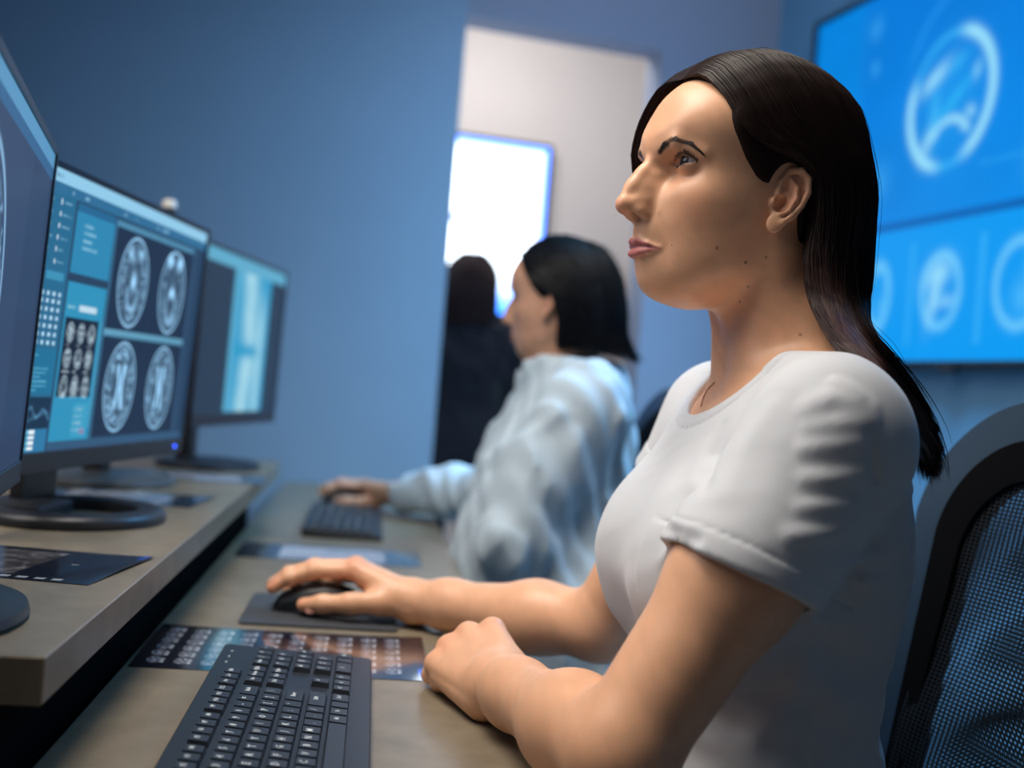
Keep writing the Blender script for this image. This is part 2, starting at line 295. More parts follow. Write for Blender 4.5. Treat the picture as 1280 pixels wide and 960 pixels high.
# ================================================================ screens
def paint_main(C, U, V):
    C[:] = (0.020, 0.055, 0.120)
    put(C, inr(U, V, 0, 0, 1, 0.045), (0.30, 0.62, 0.86)); put(C, inr(U, V, 0, 0.045, 1, 0.085), (0.03, 0.16, 0.32))
    dashes(C, U, V, (0.02, 0.008, 0.18, 0.04), 1, (0.05, 0.15, 0.3), 3); dashes(C, U, V, (0.02, 0.05, 0.95, 0.082), 1, (0.25, 0.5, 0.7), 4, 0.3)
    # left tool column
    put(C, inr(U, V, 0, 0.085, 0.155, 1), (0.022, 0.15, 0.29))
    for k in range(6):
        v = 0.10 + 0.042 * k; put(C, inr(U, V, 0.012, v, 0.022, v + 0.022), (0.75, 0.85, 0.95)); dashes(C, U, V, (0.03, v, 0.075, v + 0.02), 1, (0.2, 0.45, 0.65), 20 + k)
        put(C, inr(U, V, 0.085, v, 0.092, v + 0.018), (0.6, 0.75, 0.9)); dashes(C, U, V, (0.098, v, 0.145, v + 0.02), 1, (0.2, 0.45, 0.65), 40 + k)
    put(C, inr(U, V, 0.06, 0.355, 0.14, 0.385), (0.05, 0.30, 0.50))
    for r in range(7):
        for c in range(5):
            u = 0.022 + 0.026 * c; v = 0.425 + 0.029 * r; put(C, inr(U, V, u, v, u + 0.012, v + 0.015), (0.45, 0.70, 0.90))
    put(C, inr(U, V, 0, 0.63, 0.155, 0.79), (0.015, 0.17, 0.33)); dashes(C, U, V, (0.01, 0.645, 0.13, 0.785), 9, (0.10, 0.42, 0.62), 60, 0.8)
    put(C, inr(U, V, 0, 0.80, 0.155, 0.915), (0.01, 0.035, 0.08))
    # the panel column
    g = 0.75 + 0.35 * V
    put(C, inr(U, V, 0.165, 0.09, 0.365, 0.345), (0.028, 0.255, 0.47)); dashes(C, U, V, (0.21, 0.15, 0.29, 0.26), 4, (0.25, 0.55, 0.75), 70, 0.7)
    put(C, inr(U, V, 0.165, 0.09, 0.365, 0.118), (0.02, 0.14, 0.30))
    put(C, inr(U, V, 0.165, 0.375, 0.365, 1.0), (0.03, 0.30, 0.52)); put(C, inr(U, V, 0.175, 0.505, 0.345, 0.80), (0.008, 0.018, 0.045))
    put(C, inr(U, V, 0.235, 0.455, 0.325, 0.480), (0.55, 0.75, 0.88)); dashes(C, U, V, (0.18, 0.455, 0.225, 0.48), 1, (0.4, 0.7, 0.85), 5)
    put(C, inr(U, V, 0.355, 0.505, 0.362, 0.92), (0.10, 0.42, 0.66))
    for r in range(3):
        for c in range(3):
            u0 = 0.183 + 0.054 * c; v0 = 0.520 + 0.098 * r; put_scan(C, U, V, (u0, v0, u0 + 0.046, min(v0 + 0.080, 0.802)) if r < 2 else (u0, v0, u0 + 0.046, v0 + 0.11), 80 + r * 3 + c, (0, 1, 3)[(r + c) % 3], (0.55, 0.72, 0.80), 1.1)
            if r < 2: dashes(C, U, V, (u0 + 0.004, v0 + 0.083, u0 + 0.042, v0 + 0.093), 1, (0.5, 0.6, 0.7), 90 + r * 3 + c, 0.9)
    put(C, inr(U, V, 0.165, 0.803, 0.350, 1.0), (0.03, 0.30, 0.52))
    put(C, inr(U, V, 0.27, 0.825, 0.345, 0.955), (0.05, 0.36, 0.58)); dashes(C, U, V, (0.275, 0.835, 0.34, 0.94), 4, (0.3, 0.55, 0.7), 99, 0.6); put(C, inr(U, V, 0.315, 0.925, 0.34, 0.945), (0.25, 0.25, 0.45))
    put(C, inr(U, V, 0, 0.965, 1, 1.0) & (U > 0.16), (0.035, 0.10, 0.20))
    # toggles at the lower left
    put(C, inr(U, V, 0, 0.915, 0.155, 1.0), (0.03, 0.20, 0.40))
    m = inr(U, V, 0, 0.80, 0.155, 0.915); x = U[m] / 0.155; y = (V[m] - 0.80) / 0.115
    ln = 0.65 - 0.35 * np.sin(x * 3.0) * vnoise(x * 7, x * 0 + 2, 5, 2) - 0.1 * np.sin(x * 17); l2 = 0.8 - 0.5 * x * vnoise(x * 9, x * 0, 8, 2)
    C[m] += (np.exp(-((y - ln) / 0.05) ** 2) + 0.5 * np.exp(-((y - l2) / 0.05) ** 2))[:, None] * np.array((0.06, 0.17, 0.28))
    for k in range(4):
        v = 0.920 + 0.019 * k; put(C, inr(U, V, 0.05, v, 0.10, v + 0.013), (0.10, 0.45, 0.65)); put(C, inr(U, V, 0.075, v, 0.10, v + 0.013), (0.85, 0.95, 1.0)); put(C, inr(U, V, 0.01, v, 0.025, v + 0.012), (0.3, 0.6, 0.8))
    # four big slices
    for i, (u0, v0, u1, v1, kd) in enumerate(((0.385, 0.12, 0.640, 0.525, 1), (0.655, 0.12, 0.905, 0.525, 2), (0.385, 0.555, 0.640, 0.960, 0), (0.655, 0.555, 0.905, 0.960, 0))):
        put(C, inr(U, V, u0 - 0.008, v0 - 0.025, u1 + 0.004, v0), (0.08, 0.26, 0.42)); put(C, inr(U, V, u0 - 0.008, v0, u1 + 0.004, v1), (0.012, 0.030, 0.070))
        cx = (u0 + u1) / 2; put_scan(C, U, V, (cx - 0.118, v0 + 0.004, cx + 0.118, v1 - 0.002), 110 + i * 7, kd, (0.32, 0.62, 0.90), 1.0)
    put(C, inr(U, V, 0.372, 0.095, 0.378, 0.965), (0.06, 0.24, 0.42)); put(C, inr(U, V, 0.38, 0.527, 0.91, 0.548), (0.13, 0.36, 0.52)); put(C, inr(U, V, 0.92, 0.09, 0.925, 0.96), (0.06, 0.16, 0.30))
def paint_left(C, U, V):
    C[:] = (0.030, 0.055, 0.12); put(C, inr(U, V, 0, 0, 1, 0.05), (0.10, 0.30, 0.52)); put(C, inr(U, V, 0, 0.05, 1, 0.08), (0.03, 0.12, 0.26))
    put_scan(C, U, V, (0.0, 0.12, 0.57, 0.95), 31, 0, (0.3, 0.55, 0.8), 0.7); put(C, inr(U, V, 0.70, 0.09, 1, 1), (0.020, 0.040, 0.095), 0.6)
def paint_hidden(C, U, V):
    C[:] = (0.02, 0.05, 0.10); put(C, inr(U, V, 0, 0, 1, 0.06), (0.12, 0.35, 0.55)); put_scan(C, U, V, (0.3, 0.15, 0.7, 0.95), 51, 0, (0.3, 0.55, 0.8))
def paint_xray(C, U, V):
    C[:] = (0.022, 0.045, 0.085); put(C, inr(U, V, 0, 0, 1, 0.085), (0.12, 0.42, 0.62))
    m = inr(U, V, 0.34, 0.085, 0.80, 0.985); x = (U[m] - 0.34) / 0.46; y = (V[m] - 0.085) / 0.9
    n = vnoise(x * 3, y * 6, 3); base = np.array((0.03, 0.34, 0.60)); hi = np.array((0.42, 0.74, 0.86))
    b1 = np.exp(-(((x - 0.40 - 0.10 * np.sin(y * 3)) / 0.20) ** 2)) * (0.55 + 0.6 * n); b2 = np.exp(-(((x - 0.80) / 0.10) ** 2)) * 0.7 * sst(0.0, 0.4, y)
    jo = np.exp(-(((x - 0.5) / 0.22) ** 2 + ((y - 0.56) / 0.05) ** 2)) * 0.9; e = sst(0, 0.06, x)
    t = np.clip(b1 + b2 - jo + 0.35 * np.exp(-((x - 0.03) / 0.03) ** 2), 0, 1)[:, None]; C[m] = base * (1 - t) + hi * t
    put(C, inr(U, V, 0.325, 0.085, 0.34, 0.985), (0.05, 0.35, 0.55))
M['screen'] = emit_vcol('monitor_screen', 0.95)
M['led_blue'] = mat('led_blue', (0.02, 0.05, 1, 1), 0.3); _b = M['led_blue'].node_tree.nodes['Principled BSDF']; _b.inputs['Emission Color'].default_value = (0.03, 0.10, 1, 1); _b.inputs['Emission Strength'].default_value = 6
MW, MH = 0.540, 0.343
def monitor(cx, cy, zb, yaw, tilt, painter, label, base, neck_back=0.085, led=False, res=(160, 110), bx=0.0, nx=0.0, MW=MW):
    """panel centre over (cx,cy), bottom edge at height zb; yaw turns local X (screen left to right)"""
    o = empty('computer_monitor', (cx, cy, SHELF_Z), yaw, label, 'monitor', 'monitors on the shelf')
    h0 = zb - SHELF_Z; Rt = Matrix.Rotation(tilt, 3, 'X')
    pv = Vector((0, 0, h0)); T = Matrix.Translation(pv) @ Rt.to_4x4()
    def tl(ob): ob.matrix_local = T; return ob
    b = BM(); b.box((0, 0.014, MH / 2), (MW, 0.024, MH), 0.004, 2); tl(b.obj('housing', M['bezel'], o))
    b = BM(); b.box((0, 0.045, MH * 0.5), (MW * 0.55, 0.05, MH * 0.55), 0.015, 2); tl(b.obj('back_cover', M['black_plastic'], o))
    b = BM(); bw = 0.007
    b.box((0, -0.0005, 0.0115), (MW, 0.006, 0.023), 0.001, 1); b.box((0, -0.0005, MH - bw / 2), (MW, 0.006, bw)); b.box((-MW / 2 + bw / 2, -0.0005, MH / 2), (bw, 0.006, MH)); b.box((MW / 2 - bw / 2, -0.0005, MH / 2), (bw, 0.006, MH))
    tl(b.obj('bezel', M['bezel'], o))
    sh = MH - 0.023 - bw; s = painted('screen', MW - 2 * bw, sh, *res, painter, M['screen'], o, y=-0.0012, zc=0.023 + sh / 2); tl(s)
    if led:
        b = BM(); b.cyl((MW / 2 - 0.035, -0.0045, 0.0115), (MW / 2 - 0.035, -0.002, 0.0115), 0.0022, n=12); tl(b.obj('power_light', M['led_blue'], o))
    # stand
    hn = h0 + 0.12
    b = BM(); b.prism([(nx - 0.045, neck_back), (nx + 0.045, neck_back), (nx + 0.036, neck_back + 0.022), (nx - 0.036, neck_back + 0.022)] if base == 'ring' else [(nx - 0.022, neck_back), (nx + 0.022, neck_back), (nx + 0.022, neck_back + 0.03), (nx - 0.022, neck_back + 0.03)], 0.006, hn)
    b.obj('stand_neck', M['black_plastic'], o, True)
    b = BM(); b.box((nx, (neck_back + 0.05) / 2 + 0.01, hn - 0.03), (0.08, max(0.02, neck_back - 0.02), 0.07), 0.008); b.obj('stand_hinge', M['black_plastic'], o, True)
    if base == 'ring':
        b = BM(); n = 56; prof = [(0.120, 0.0), (0.122, 0.006), (0.120, 0.012), (0.114, 0.0165), (0.092, 0.0175), (0.084, 0.014), (0.082, 0.008), (0.082, 0.0)]
        rings = []
        for k in range(n):
            a = 2 * math.pi * k / n; rings.append([b.bm.verts.new((bx + r * math.cos(a), 0.02 + r * math.sin(a) * 0.92, z)) for r, z in prof])
        for k in range(n):
            p, q = rings[k], rings[(k + 1) % n]
            for j in range(len(prof)): b.bm.faces.new((p[j], q[j], q[(j + 1) % len(prof)], p[(j + 1) % len(prof)]))
        b.box((bx, 0.085, 0.009), (0.10, 0.09, 0.017), 0.004); b.obj('stand_base', M['dark_plastic'], o, True)
    else:
        b = BM(); b.lathe([(0.0, 0.0), (0.118, 0.0), (0.122, 0.004), (0.120, 0.010), (0.105, 0.015), (0.03, 0.020), (0.0, 0.021)], 48, Matrix.Translation((bx, 0.05, 0)) @ Matrix.Diagonal((1, 0.85, 1, 1))); b.obj('stand_base', M['dark_plastic'] if base == 'disc' else M['base_grey'], o, True)
    return o
M['base_grey'] = mat('base_grey', srgb(104, 110, 114), 0.3, metal=0.35, noise=0.05)
def yawdir(deg): return R(90 - deg)          # panel runs this many degrees right of straight away
ZB = CAMZ - 0.131
monitor(-0.5140, 1.447, ZB, yawdir(3.0), R(3.0), paint_main, 'monitor showing four large blue brain slices, nearest whole screen to the seated woman', 'ring', led=True, res=(520, 340), bx=-0.045)
_a = R(-17); monitor(-0.499 - math.sin(_a) * 0.272, 1.150 - math.cos(_a) * 0.272, ZB, yawdir(-17), R(2.0), paint_left, 'dark monitor cut off by the left edge of the picture', 'disc', res=(200, 140), bx=-0.06)
monitor(-0.606, 1.775, ZB - 0.005, yawdir(1.0), R(0), paint_hidden, 'monitor almost hidden behind the brain-slice screen, only its grey stand showing', 'grey', res=(80, 60), nx=0.09, bx=0.09, MW=0.46, neck_back=0.06)
monitor(-0.560, 2.30, ZB + 0.022, yawdir(4.0), R(1), paint_xray, 'far monitor with a tall pale blue X-ray image', 'disc', res=(200, 130))
# webcam on the hidden monitor
wc = empty('webcam', (-0.612, 1.965, ZB + MH - 0.005), yawdir(1.0), 'small black webcam with a white top perched above the brain-slice monitor', 'webcam')
b = BM(); b.cyl((0, 0.012, 0), (0, 0.012, 0.068), 0.011); b.obj('body', M['black_plastic'], wc, True)
b = BM(); b.lathe([(0.0, 0.068), (0.0125, 0.068), (0.0125, 0.078), (0.009, 0.083), (0.0, 0.084)], 20, Matrix.Translation((0, 0.012, 0))); b.obj('cap', M['white_plastic'], wc, True)
b = BM(); b.box((0, 0.012, 0.001), (0.03, 0.03, 0.004), 0.001); b.obj('clip', M['black_plastic'], wc)
# ---------------------------------------------------------------- wall television, right
def paint_tv(C, U, V):
    asp = 1.87 / 1.05
    C[:] = (0.0, 0.215, 0.74); C += ((V - 0.3) * np.clip(U * 3, 0.4, 1))[:, None] * np.array((0.0, 0.12, 0.18)); n = vnoise(U * 8, V * 6, 71); C *= (0.88 + 0.24 * n)[:, None]
    def loc(cx, cy, rx_, ry_, rot): c, s = math.cos(rot), math.sin(rot); dx0 = (U - cx) * asp; dy0 = (V - cy); return (dx0 * c + dy0 * s) / rx_, (-dx0 * s + dy0 * c) / ry_
    def over(k, col): C[:] = C * (1 - k[:, None]) + np.array(col) * k[:, None]
    def ring(cx, cy, rx_, ry_, w, col, a0=None, a1=None, g=1.0, rot=0.0):
        dx, dy = loc(cx, cy, rx_, ry_, rot); r = np.hypot(dx, dy); k = np.exp(-((r - 1) * min(rx_, ry_) / w) ** 2) * g
        if a0 is not None: mid = (a0 + (a1 - a0) % 360 / 2); hw = ((a1 - a0) % 360) / 2; t = np.abs((np.degrees(np.arctan2(dy, dx)) - mid + 180) % 360 - 180); k = k * (1 - sst(hw - 14, hw + 14, t))
        over(k, col)
    def blob(cx, cy, rx_, ry_, col, g=1.0, rot=0.0): dx, dy = loc(cx, cy, rx_, ry_, rot); over(np.exp(-(dx * dx + dy * dy)) * g, col)
    W = (0.36, 0.80, 1.0); L = (0.04, 0.46, 0.95); cx, cy = 0.351, 0.357; tl = 0.22
    put(C, U < 0.13, (0.0, 0.30, 0.82), 0.30)
    ring(cx, cy, 0.150, 0.165, 0.010, L, g=0.8, rot=tl); ring(cx + 0.03, cy - 0.05, 0.23, 0.23, 0.009, (0.02, 0.32, 0.90), 200, 20, 0.6)
    blob(cx, cy, 0.12, 0.14, (0.02, 0.38, 0.90), 0.5)
    ring(cx, cy, 0.150, 0.165, 0.014, W, 270, 50, 0.9, tl); ring(cx, cy, 0.150, 0.165, 0.014, W, 90, 190, 0.9, tl)
    blob(cx - 0.035, cy - 0.065, 0.055, 0.020, W, 0.85, -0.55); blob(cx + 0.012, cy - 0.085, 0.035, 0.014, L, 0.8, -0.5); blob(cx + 0.052, cy - 0.05, 0.013, 0.022, W, 0.55, 0.3); blob(cx + 0.045, cy + 0.045, 0.017, 0.015, W, 0.7, 0.5)
    blob(cx - 0.030, cy + 0.03, 0.018, 0.07, L, 0.9); blob(cx - 0.042, cy + 0.095, 0.018, 0.04, W, 0.7, 0.4); ring(cx + 0.004, cy + 0.10, 0.065, 0.05, 0.011, W, 190, 350, 0.8); blob(cx + 0.012, cy - 0.005, 0.075, 0.009, (0.03, 0.50, 0.96), 0.7, -0.6); blob(cx, cy + 0.025, 0.075, 0.008, (0.03, 0.50, 0.96), 0.6, -0.6)
    for (x, y, r) in ((0.165, 0.09, 0.032), (0.17, 0.20, 0.022), (0.20, 0.52, 0.05), (0.50, 0.10, 0.03), (0.53, 0.55, 0.05)): blob(x, y, r * 0.9, r, (0.05, 0.43, 0.94), 0.5)
    put(C, inr(U, V, 0, 0.636, 1, 0.660), (0.0, 0.12, 0.46)); put(C, inr(U, V, 0.135, 0.0, 0.137, 0.63) | inr(U, V, 0.42, 0.53, 1, 0.542), (0.02, 0.36, 0.88), 0.5)
    put(C, V > 0.660, (0.0, 0.34, 0.92), 0.75)
    for k, (x, rx_, ry_) in enumerate(((0.222, 0.045, 0.080), (0.363, 0.068, 0.088), (0.512, 0.074, 0.096), (0.66, 0.07, 0.09), (0.81, 0.07, 0.09))):
        y = 0.828; ring(x, y, rx_, ry_, 0.010, (0.16, 0.62, 1.0), g=0.8)
        if k == 1: blob(x - 0.008, y - 0.040, rx_ * 0.7, ry_ * 0.38, W, 0.75, -0.4); blob(x - 0.012, y + 0.02, rx_ * 0.26, ry_ * 0.65, W, 0.75, 0.25); blob(x + 0.012, y + 0.03, rx_ * 0.5, ry_ * 0.22, W, 0.55, -0.3); blob(x + 0.008, y + 0.052, rx_ * 0.35, ry_ * 0.16, (0.0, 0.28, 0.84), 0.8); blob(x + 0.018, y - 0.005, rx_ * 0.3, ry_ * 0.2, (0.0, 0.30, 0.86), 0.7)
        else: blob(x + 0.01, y + 0.03, rx_ * 0.5, ry_ * 0.4, (0.10, 0.55, 1.0), 0.6); blob(x + 0.02, y - 0.03, rx_ * 0.3, ry_ * 0.3, (0.10, 0.55, 1.0), 0.5)
    for x in (0.292, 0.437, 0.585, 0.735): put(C, inr(U, V, x, 0.70, x + 0.010, 0.96), (0.04, 0.45, 0.97), 0.6)
M['tv_screen'] = emit_vcol('tv_screen', 0.98); M['tv_screen2'] = emit_vcol('tv_screen_bright', 5.0)
def television(p, yaw, w_, h_, z0, painter, m, label, res):
    o = empty('wall_television', (p[0], p[1], z0), yaw, label, 'television', 'wall televisions')
    BM().box((0, 0.022, h_ / 2), (w_ + 0.03, 0.036, h_ + 0.035), 0.005).obj('housing', M['black_plastic'], o)
    b = BM(); e = 0.014
    for c, d in (((0, -0.001, -e / 2), (w_ + 2 * e, 0.014, e)), ((0, -0.001, h_ + e / 2), (w_ + 2 * e, 0.014, e)), ((-w_ / 2 - e / 2, -0.001, h_ / 2), (e, 0.014, h_)), ((w_ / 2 + e / 2, -0.001, h_ / 2), (e, 0.014, h_))): b.box(c, d)
    b.obj('bezel', M['black_plastic'], o)
    painted('screen', w_, h_, *res, painter, m, o, y=0.003, zc=h_ / 2)
    BM().box((0, 0.046, h_ * 0.5), (w_ * 0.4, 0.020, h_ * 0.4)).obj('wall_mount', M['black_plastic'], o); return o
TVW, TVH = 1.87, 1.05; tvl = corner + rd * 0.345; tvc = tvl + rd * TVW / 2 + np.array([-math.cos(RA), -math.sin(RA)]) * 0.056
TVZ = 1.208
tv = television(tvc, -R(90) + RA, TVW, TVH, TVZ, paint_tv, M['tv_screen'], 'large wall television with blue scan graphics behind the woman in the white T-shirt', (330, 190))
BM().box((-0.19, -0.004, -0.022), (0.055, 0.02, 0.018), 0.003).obj('sensor', M['black_plastic'], tv)
def paint_tv2(C, U, V):
    asp = 1.2 / 0.75; x = U; y = V
    C[:] = (0.80, 0.90, 1.0); e = np.minimum(np.minimum(U, 1 - U) * asp, np.minimum(V, 1 - V)); k = np.exp(-(e / 0.05) ** 2)[:, None]; C[:] = C * (1 - k) + np.array((0.02, 0.14, 0.85)) * k
    r = np.hypot((U - 0.66) * asp, (V - 0.64)); g = (np.exp(-((r - 0.17) / 0.028) ** 2) * (V < 0.60))[:, None]; C[:] = C * (1 - g) + np.array((0.06, 0.10, 0.32)) * g
    g = (sst(0.74, 0.95, V) * 0.9)[:, None]; C[:] = C * (1 - g) + np.array((0.03, 0.22, 1.0)) * g
tv2r = np.array([0.067, 5.03]); tv2 = television(tv2r - rx * 0.6 - ry * 0.058, RA, 1.2, 0.75, CAMZ + 0.345, paint_tv2, M['tv_screen2'], 'bright white-blue wall television in the far room beyond the doorway', (200, 130))
# ================================================================ keyboards, mice, films
M['key'] = mat('key_plastic', srgb(38, 43, 50), 0.45, noise=0.12, bump=0.06, bscale=1500)
M['kb_body'] = mat('keyboard_body', srgb(34, 38, 44), 0.42, noise=0.1, bump=0.05, bscale=1200)
M['legend'] = mat('legend_print', srgb(220, 224, 220), 0.6)
M['mouse_pad'] = mat('mouse_pad_cloth', srgb(46, 50, 55), 0.62, noise=0.1, bump=0.1, bscale=1500, sheen=0.2)
KP = 0.0190
def key_layout():
    """(column centre, row, width in units, legend): row 0 = function row"""
    K = []
    def row(r, x, items):
        for it in items:
            if isinstance(it, (int, float)): x += it; continue
            t, wd = it if isinstance(it, tuple) else (it, 1.0); K.append((x + wd / 2, r, wd, t)); x += wd
    row(0, 0, ['Esc', 0.6, 'F1', 'F2', 'F3', 'F4', 0.3, 'F5', 'F6', 'F7', 'F8', 0.3, 'F9', 'F10', 'F11', 'F12', 0.2, 'Prt', 'Scr', 'Brk'])
    row(1, 0, list('`1234567890-=') + [('Back', 1.6)] + [0.6, 'Ins', 'Home', 'PgUp', 0.4, 'Num', '/', '*', '-'])
    row(2, 0, [('Tab', 1.5)] + list('QWERTYUIOP[]') + [('\\', 1.1)] + [0.6, 'Del', 'End', 'PgDn', 0.4, '7', '8', '9', ])
    row(3, 0, [('Caps', 1.75)] + list("ASDFGHJKL;'") + [('Enter', 1.85)] + [0.6 + 3 + 0.4, '4', '5', '6', '+'])
    row(4, 0, [('Shift', 2.25)] + list('ZXCVBNM,./') + [('Shift', 2.35)] + [0.6 + 1, '^', 1 + 0.4, '1', '2', '3'])
    row(5, 0, [('Ctrl', 1.4), ('Win', 1.2), ('Alt', 1.2), ('', 6.2), ('Alt', 1.2), ('Fn', 1.1), ('', 1.0), ('Ctrl', 1.3)] + [0.6, '<', 'v', '>', 0.4, ('0', 2.0), '.', 'Ent'])
    return K
_keymesh = {}
def key_mesh(wd):
    if wd not in _keymesh:
        b = BM(); w2, d2 = wd * KP / 2 - 0.0009, KP / 2 - 0.0011; t = 0.0014
        a = [b.bm.verts.new(p) for p in ((-w2, -d2, 0), (w2, -d2, 0), (w2, d2, 0), (-w2, d2, 0))]; c = [b.bm.verts.new((x * (1 - t / w2), y * (1 - t / d2), z)) for x, y, z in ((-w2, -d2, .0046), (w2, -d2, .0046), (w2, d2, .0052), (-w2, d2, .0052))]
        b.bm.faces.new(c)
        for i in range(4): b.bm.faces.new((a[i], a[(i + 1) % 4], c[(i + 1) % 4], c[i]))
        me = b.mesh('key'); me.materials.append(M['key']); _keymesh[wd] = me
    return _keymesh[wd]
_legend = {}
def legend_mesh(t):
    if t not in _legend:
        cu = bpy.data.curves.new('legend', 'FONT'); cu.body = t; cu.size = 0.0085 if len(t) == 1 else 0.0056; cu.align_x = 'CENTER'; cu.align_y = 'CENTER'; cu.resolution_u = 1; cu.offset = 0.00012
        o = bpy.data.objects.new('legend', cu); COL.objects.link(o); me = bpy.data.meshes.new_from_object(o.evaluated_get(bpy.context.evaluated_depsgraph_get())); bpy.data.objects.remove(o)
        me.materials.clear(); me.materials.append(M['legend']); _legend[t] = me
    return _legend[t]
KBL, KBD = 0.452, 0.152
def keyboard(loc, yaw, label):
    """local X = along the keys left to right, local Y = towards the function row"""
    o = empty('keyboard', loc, yaw, label, 'keyboard', 'keyboards on the desk')
    b = BM(); h0, h1 = 0.010, 0.018; T = Matrix.Identity(4)
    pts = rrect(KBL, KBD, 0.006, 4); v0 = [b.bm.verts.new((x, y, 0)) for x, y in pts]; v1 = [b.bm.verts.new((x, y, h0 + (h1 - h0) * (y / KBD + 0.5) - 0.0015)) for x, y in pts]; v2 = [b.bm.verts.new((x * 0.994, y * 0.985, h0 + (h1 - h0) * (y / KBD + 0.5))) for x, y in pts]
    n = len(pts)
    for A, B_ in ((v0, v1), (v1, v2)):
        for i in range(n): b.bm.faces.new((A[i], A[(i + 1) % n], B_[(i + 1) % n], B_[i]))
    b.bm.faces.new(v2); b.bm.faces.new(v0[::-1]); b.obj('body', M['kb_body'], o)
    tilt = math.atan((h1 - h0) / KBD); x0 = -KBL / 2 + 0.011
    rowy = [KBD / 2 - 0.022 - (0 if r == 0 else 0.002) - r * 0.0200 for r in range(6)]
    for x, r, wd, t in key_layout():
        k = bpy.data.objects.new('key', key_mesh(round(wd, 2))); COL.objects.link(k); k.parent = o; y = rowy[r]
        k.location = (x0 + x * KP, y, h0 + (h1 - h0) * (y / KBD + 0.5)); k.rotation_euler = (tilt, 0, 0)
        if t:
            l = bpy.data.objects.new('legend', legend_mesh(t)); COL.objects.link(l); l.parent = k; l.location = (0 if len(t) > 1 else -0.0025, 0.0012, 0.00525); l.rotation_euler = (R(2), 0, 0)
    b = BM()
    for i in range(3): b.box((KBL / 2 - 0.075 + 0.022 * i, KBD / 2 - 0.011, h1 - 0.0003), (0.003, 0.0015, 0.0006))
    b.obj('indicator_marks', M['legend'], o); return o
keyboard(D(-0.057, 1.186 - KBL / 2, DESK_Z), AY + R(90), 'black full-size keyboard in the foreground, cut off by the bottom edge')
keyboard(D(-0.040, 2.13 + KBL / 2, DESK_Z), AY + R(90), 'black keyboard farther along the desk beside the second woman')
def mouse(loc, yaw, label):
    """nose towards local +X"""
    o = empty('computer_mouse', loc, yaw, label, 'mouse', 'computer mice')
    L_, W_, H_ = 0.106, 0.060, 0.037
    def half(sx): return (W_ / 2) * (0.86 + 0.14 * math.cos(sx * 2.6)) * (1 - 0.9 * max(0, abs(sx) - 0.80) ** 1.4 * 3)
    n, m_ = 26, 16; V = []; F = []
    for i in range(n):
        sx = -1 + 2 * i / (n - 1); x = sx * L_ / 2; hw = max(0.004, half(sx)); h = H_ * (0.55 + 0.45 * math.cos((sx + 0.18) * 1.55)) * (1 - 0.55 * sst(0.86, 1.0, np.array(abs(sx))))
        for j in range(m_):
            a = math.pi * j / (m_ - 1); c = math.cos(a); s_ = math.sin(a); cc = math.copysign(abs(c) ** 0.55, c); V.append((x, hw * cc * (0.90 + 0.10 * (1 - s_)), 0.0015 + h * (s_ ** 0.62)))
    for i in range(n - 1):
        for j in range(m_ - 1): F.append((i * m_ + j, (i + 1) * m_ + j, (i + 1) * m_ + j + 1, i * m_ + j + 1))
    F.append(tuple(range(m_))); F.append(tuple((n - 1) * m_ + j for j in range(m_))[::-1])
    F += [(i * m_, i * m_ + m_ - 1, (i + 1) * m_ + m_ - 1, (i + 1) * m_) for i in range(n - 1)]
    sh = pydata('shell', V, F, M['dark_plastic'], o, True); sh.data.set_sharp_from_angle(angle=R(50))
    b = BM(); b.tube([(0.052, 0, 0.021), (0.035, 0, 0.0305), (0.015, 0, 0.0362), (0.002, 0, 0.0382)], 0.0009, 6); b.obj('button_seam', M['black_plastic'], o)
    Mx = Matrix.Translation((0.028, 0, 0.0310)) @ Matrix.Rotation(R(90), 4, 'X'); b = BM(); b.lathe([(0.0, -0.0035), (0.006, -0.0035), (0.0068, -0.002), (0.0068, 0.002), (0.006, 0.0035), (0.0, 0.0035)], 20, Mx); b.obj('scroll_wheel', M['black_plastic'], o, True)
    b = BM(); b.tube([(-0.045, 0.0285, 0.016), (-0.02, 0.0312, 0.021), (0.015, 0.0308, 0.021), (0.045, 0.0255, 0.013)], 0.0011, 6); b.obj('side_trim', M['bezel'], o, True); return o
MOUSE = D(-0.052, 1.447, DESK_Z + 0.003); mouse(MOUSE, AY + R(180 - 6), 'black computer mouse under the foreground hand on a dark mouse mat')
MOUSE2 = D(-0.055, 2.70, DESK_Z); mouse(MOUSE2, AY + R(180), 'black mouse under the second woman\'s hand beyond her keyboard')
pad = BM(); pad.prism(rrect(0.190, 0.190, 0.008), 0, 0.003, bev=0.0006); po = pad.obj('mouse_mat', M['mouse_pad']); po.location = D(-0.045, 1.452, DESK_Z); po.rotation_euler = (0, 0, AY + R(0)); tag(po, 'dark grey square mouse mat beneath the foreground mouse', 'mouse mat')
# ---------------------------------------------------------------- glossy scan films
M['film'] = print_vcol('scan_film', 0.14, 0.6); M['film'].node_tree.nodes['Principled BSDF'].inputs['Specular IOR Level'].default_value = 0.8
def paint_film_rows(C, U, V):
    C[:] = (0.006, 0.010, 0.022); nc = 10
    for c in range(nc):
        u0 = 0.035 + c * 0.090
        for r in range(6):
            v0 = 0.07 + r * 0.142; m = inr(U, V, u0, v0, u0 + 0.062, v0 + 0.125)
            if m.any():
                b = brain((U[m] - u0) / 0.062, (V[m] - v0) / 0.125, 300 + c * 6 + r, (c + r) % 4); C[m] = np.clip(C[m] + 0.75 * b[:, None] * np.array((0.80, 0.84, 0.95)), 0, 1)
            for q in range(3): put(C, inr(U, V, u0 + 0.052, v0 + 0.02 + 0.035 * q, u0 + 0.064, v0 + 0.035 + 0.035 * q), (0.7, 0.72, 0.75))
    m = (U > 0.94) | (V < 0.03) | (V > 0.965)
    put(C, inr(U, V, 0.965, 0.78, 0.995, 0.97), (0.02, 0.10, 0.65))
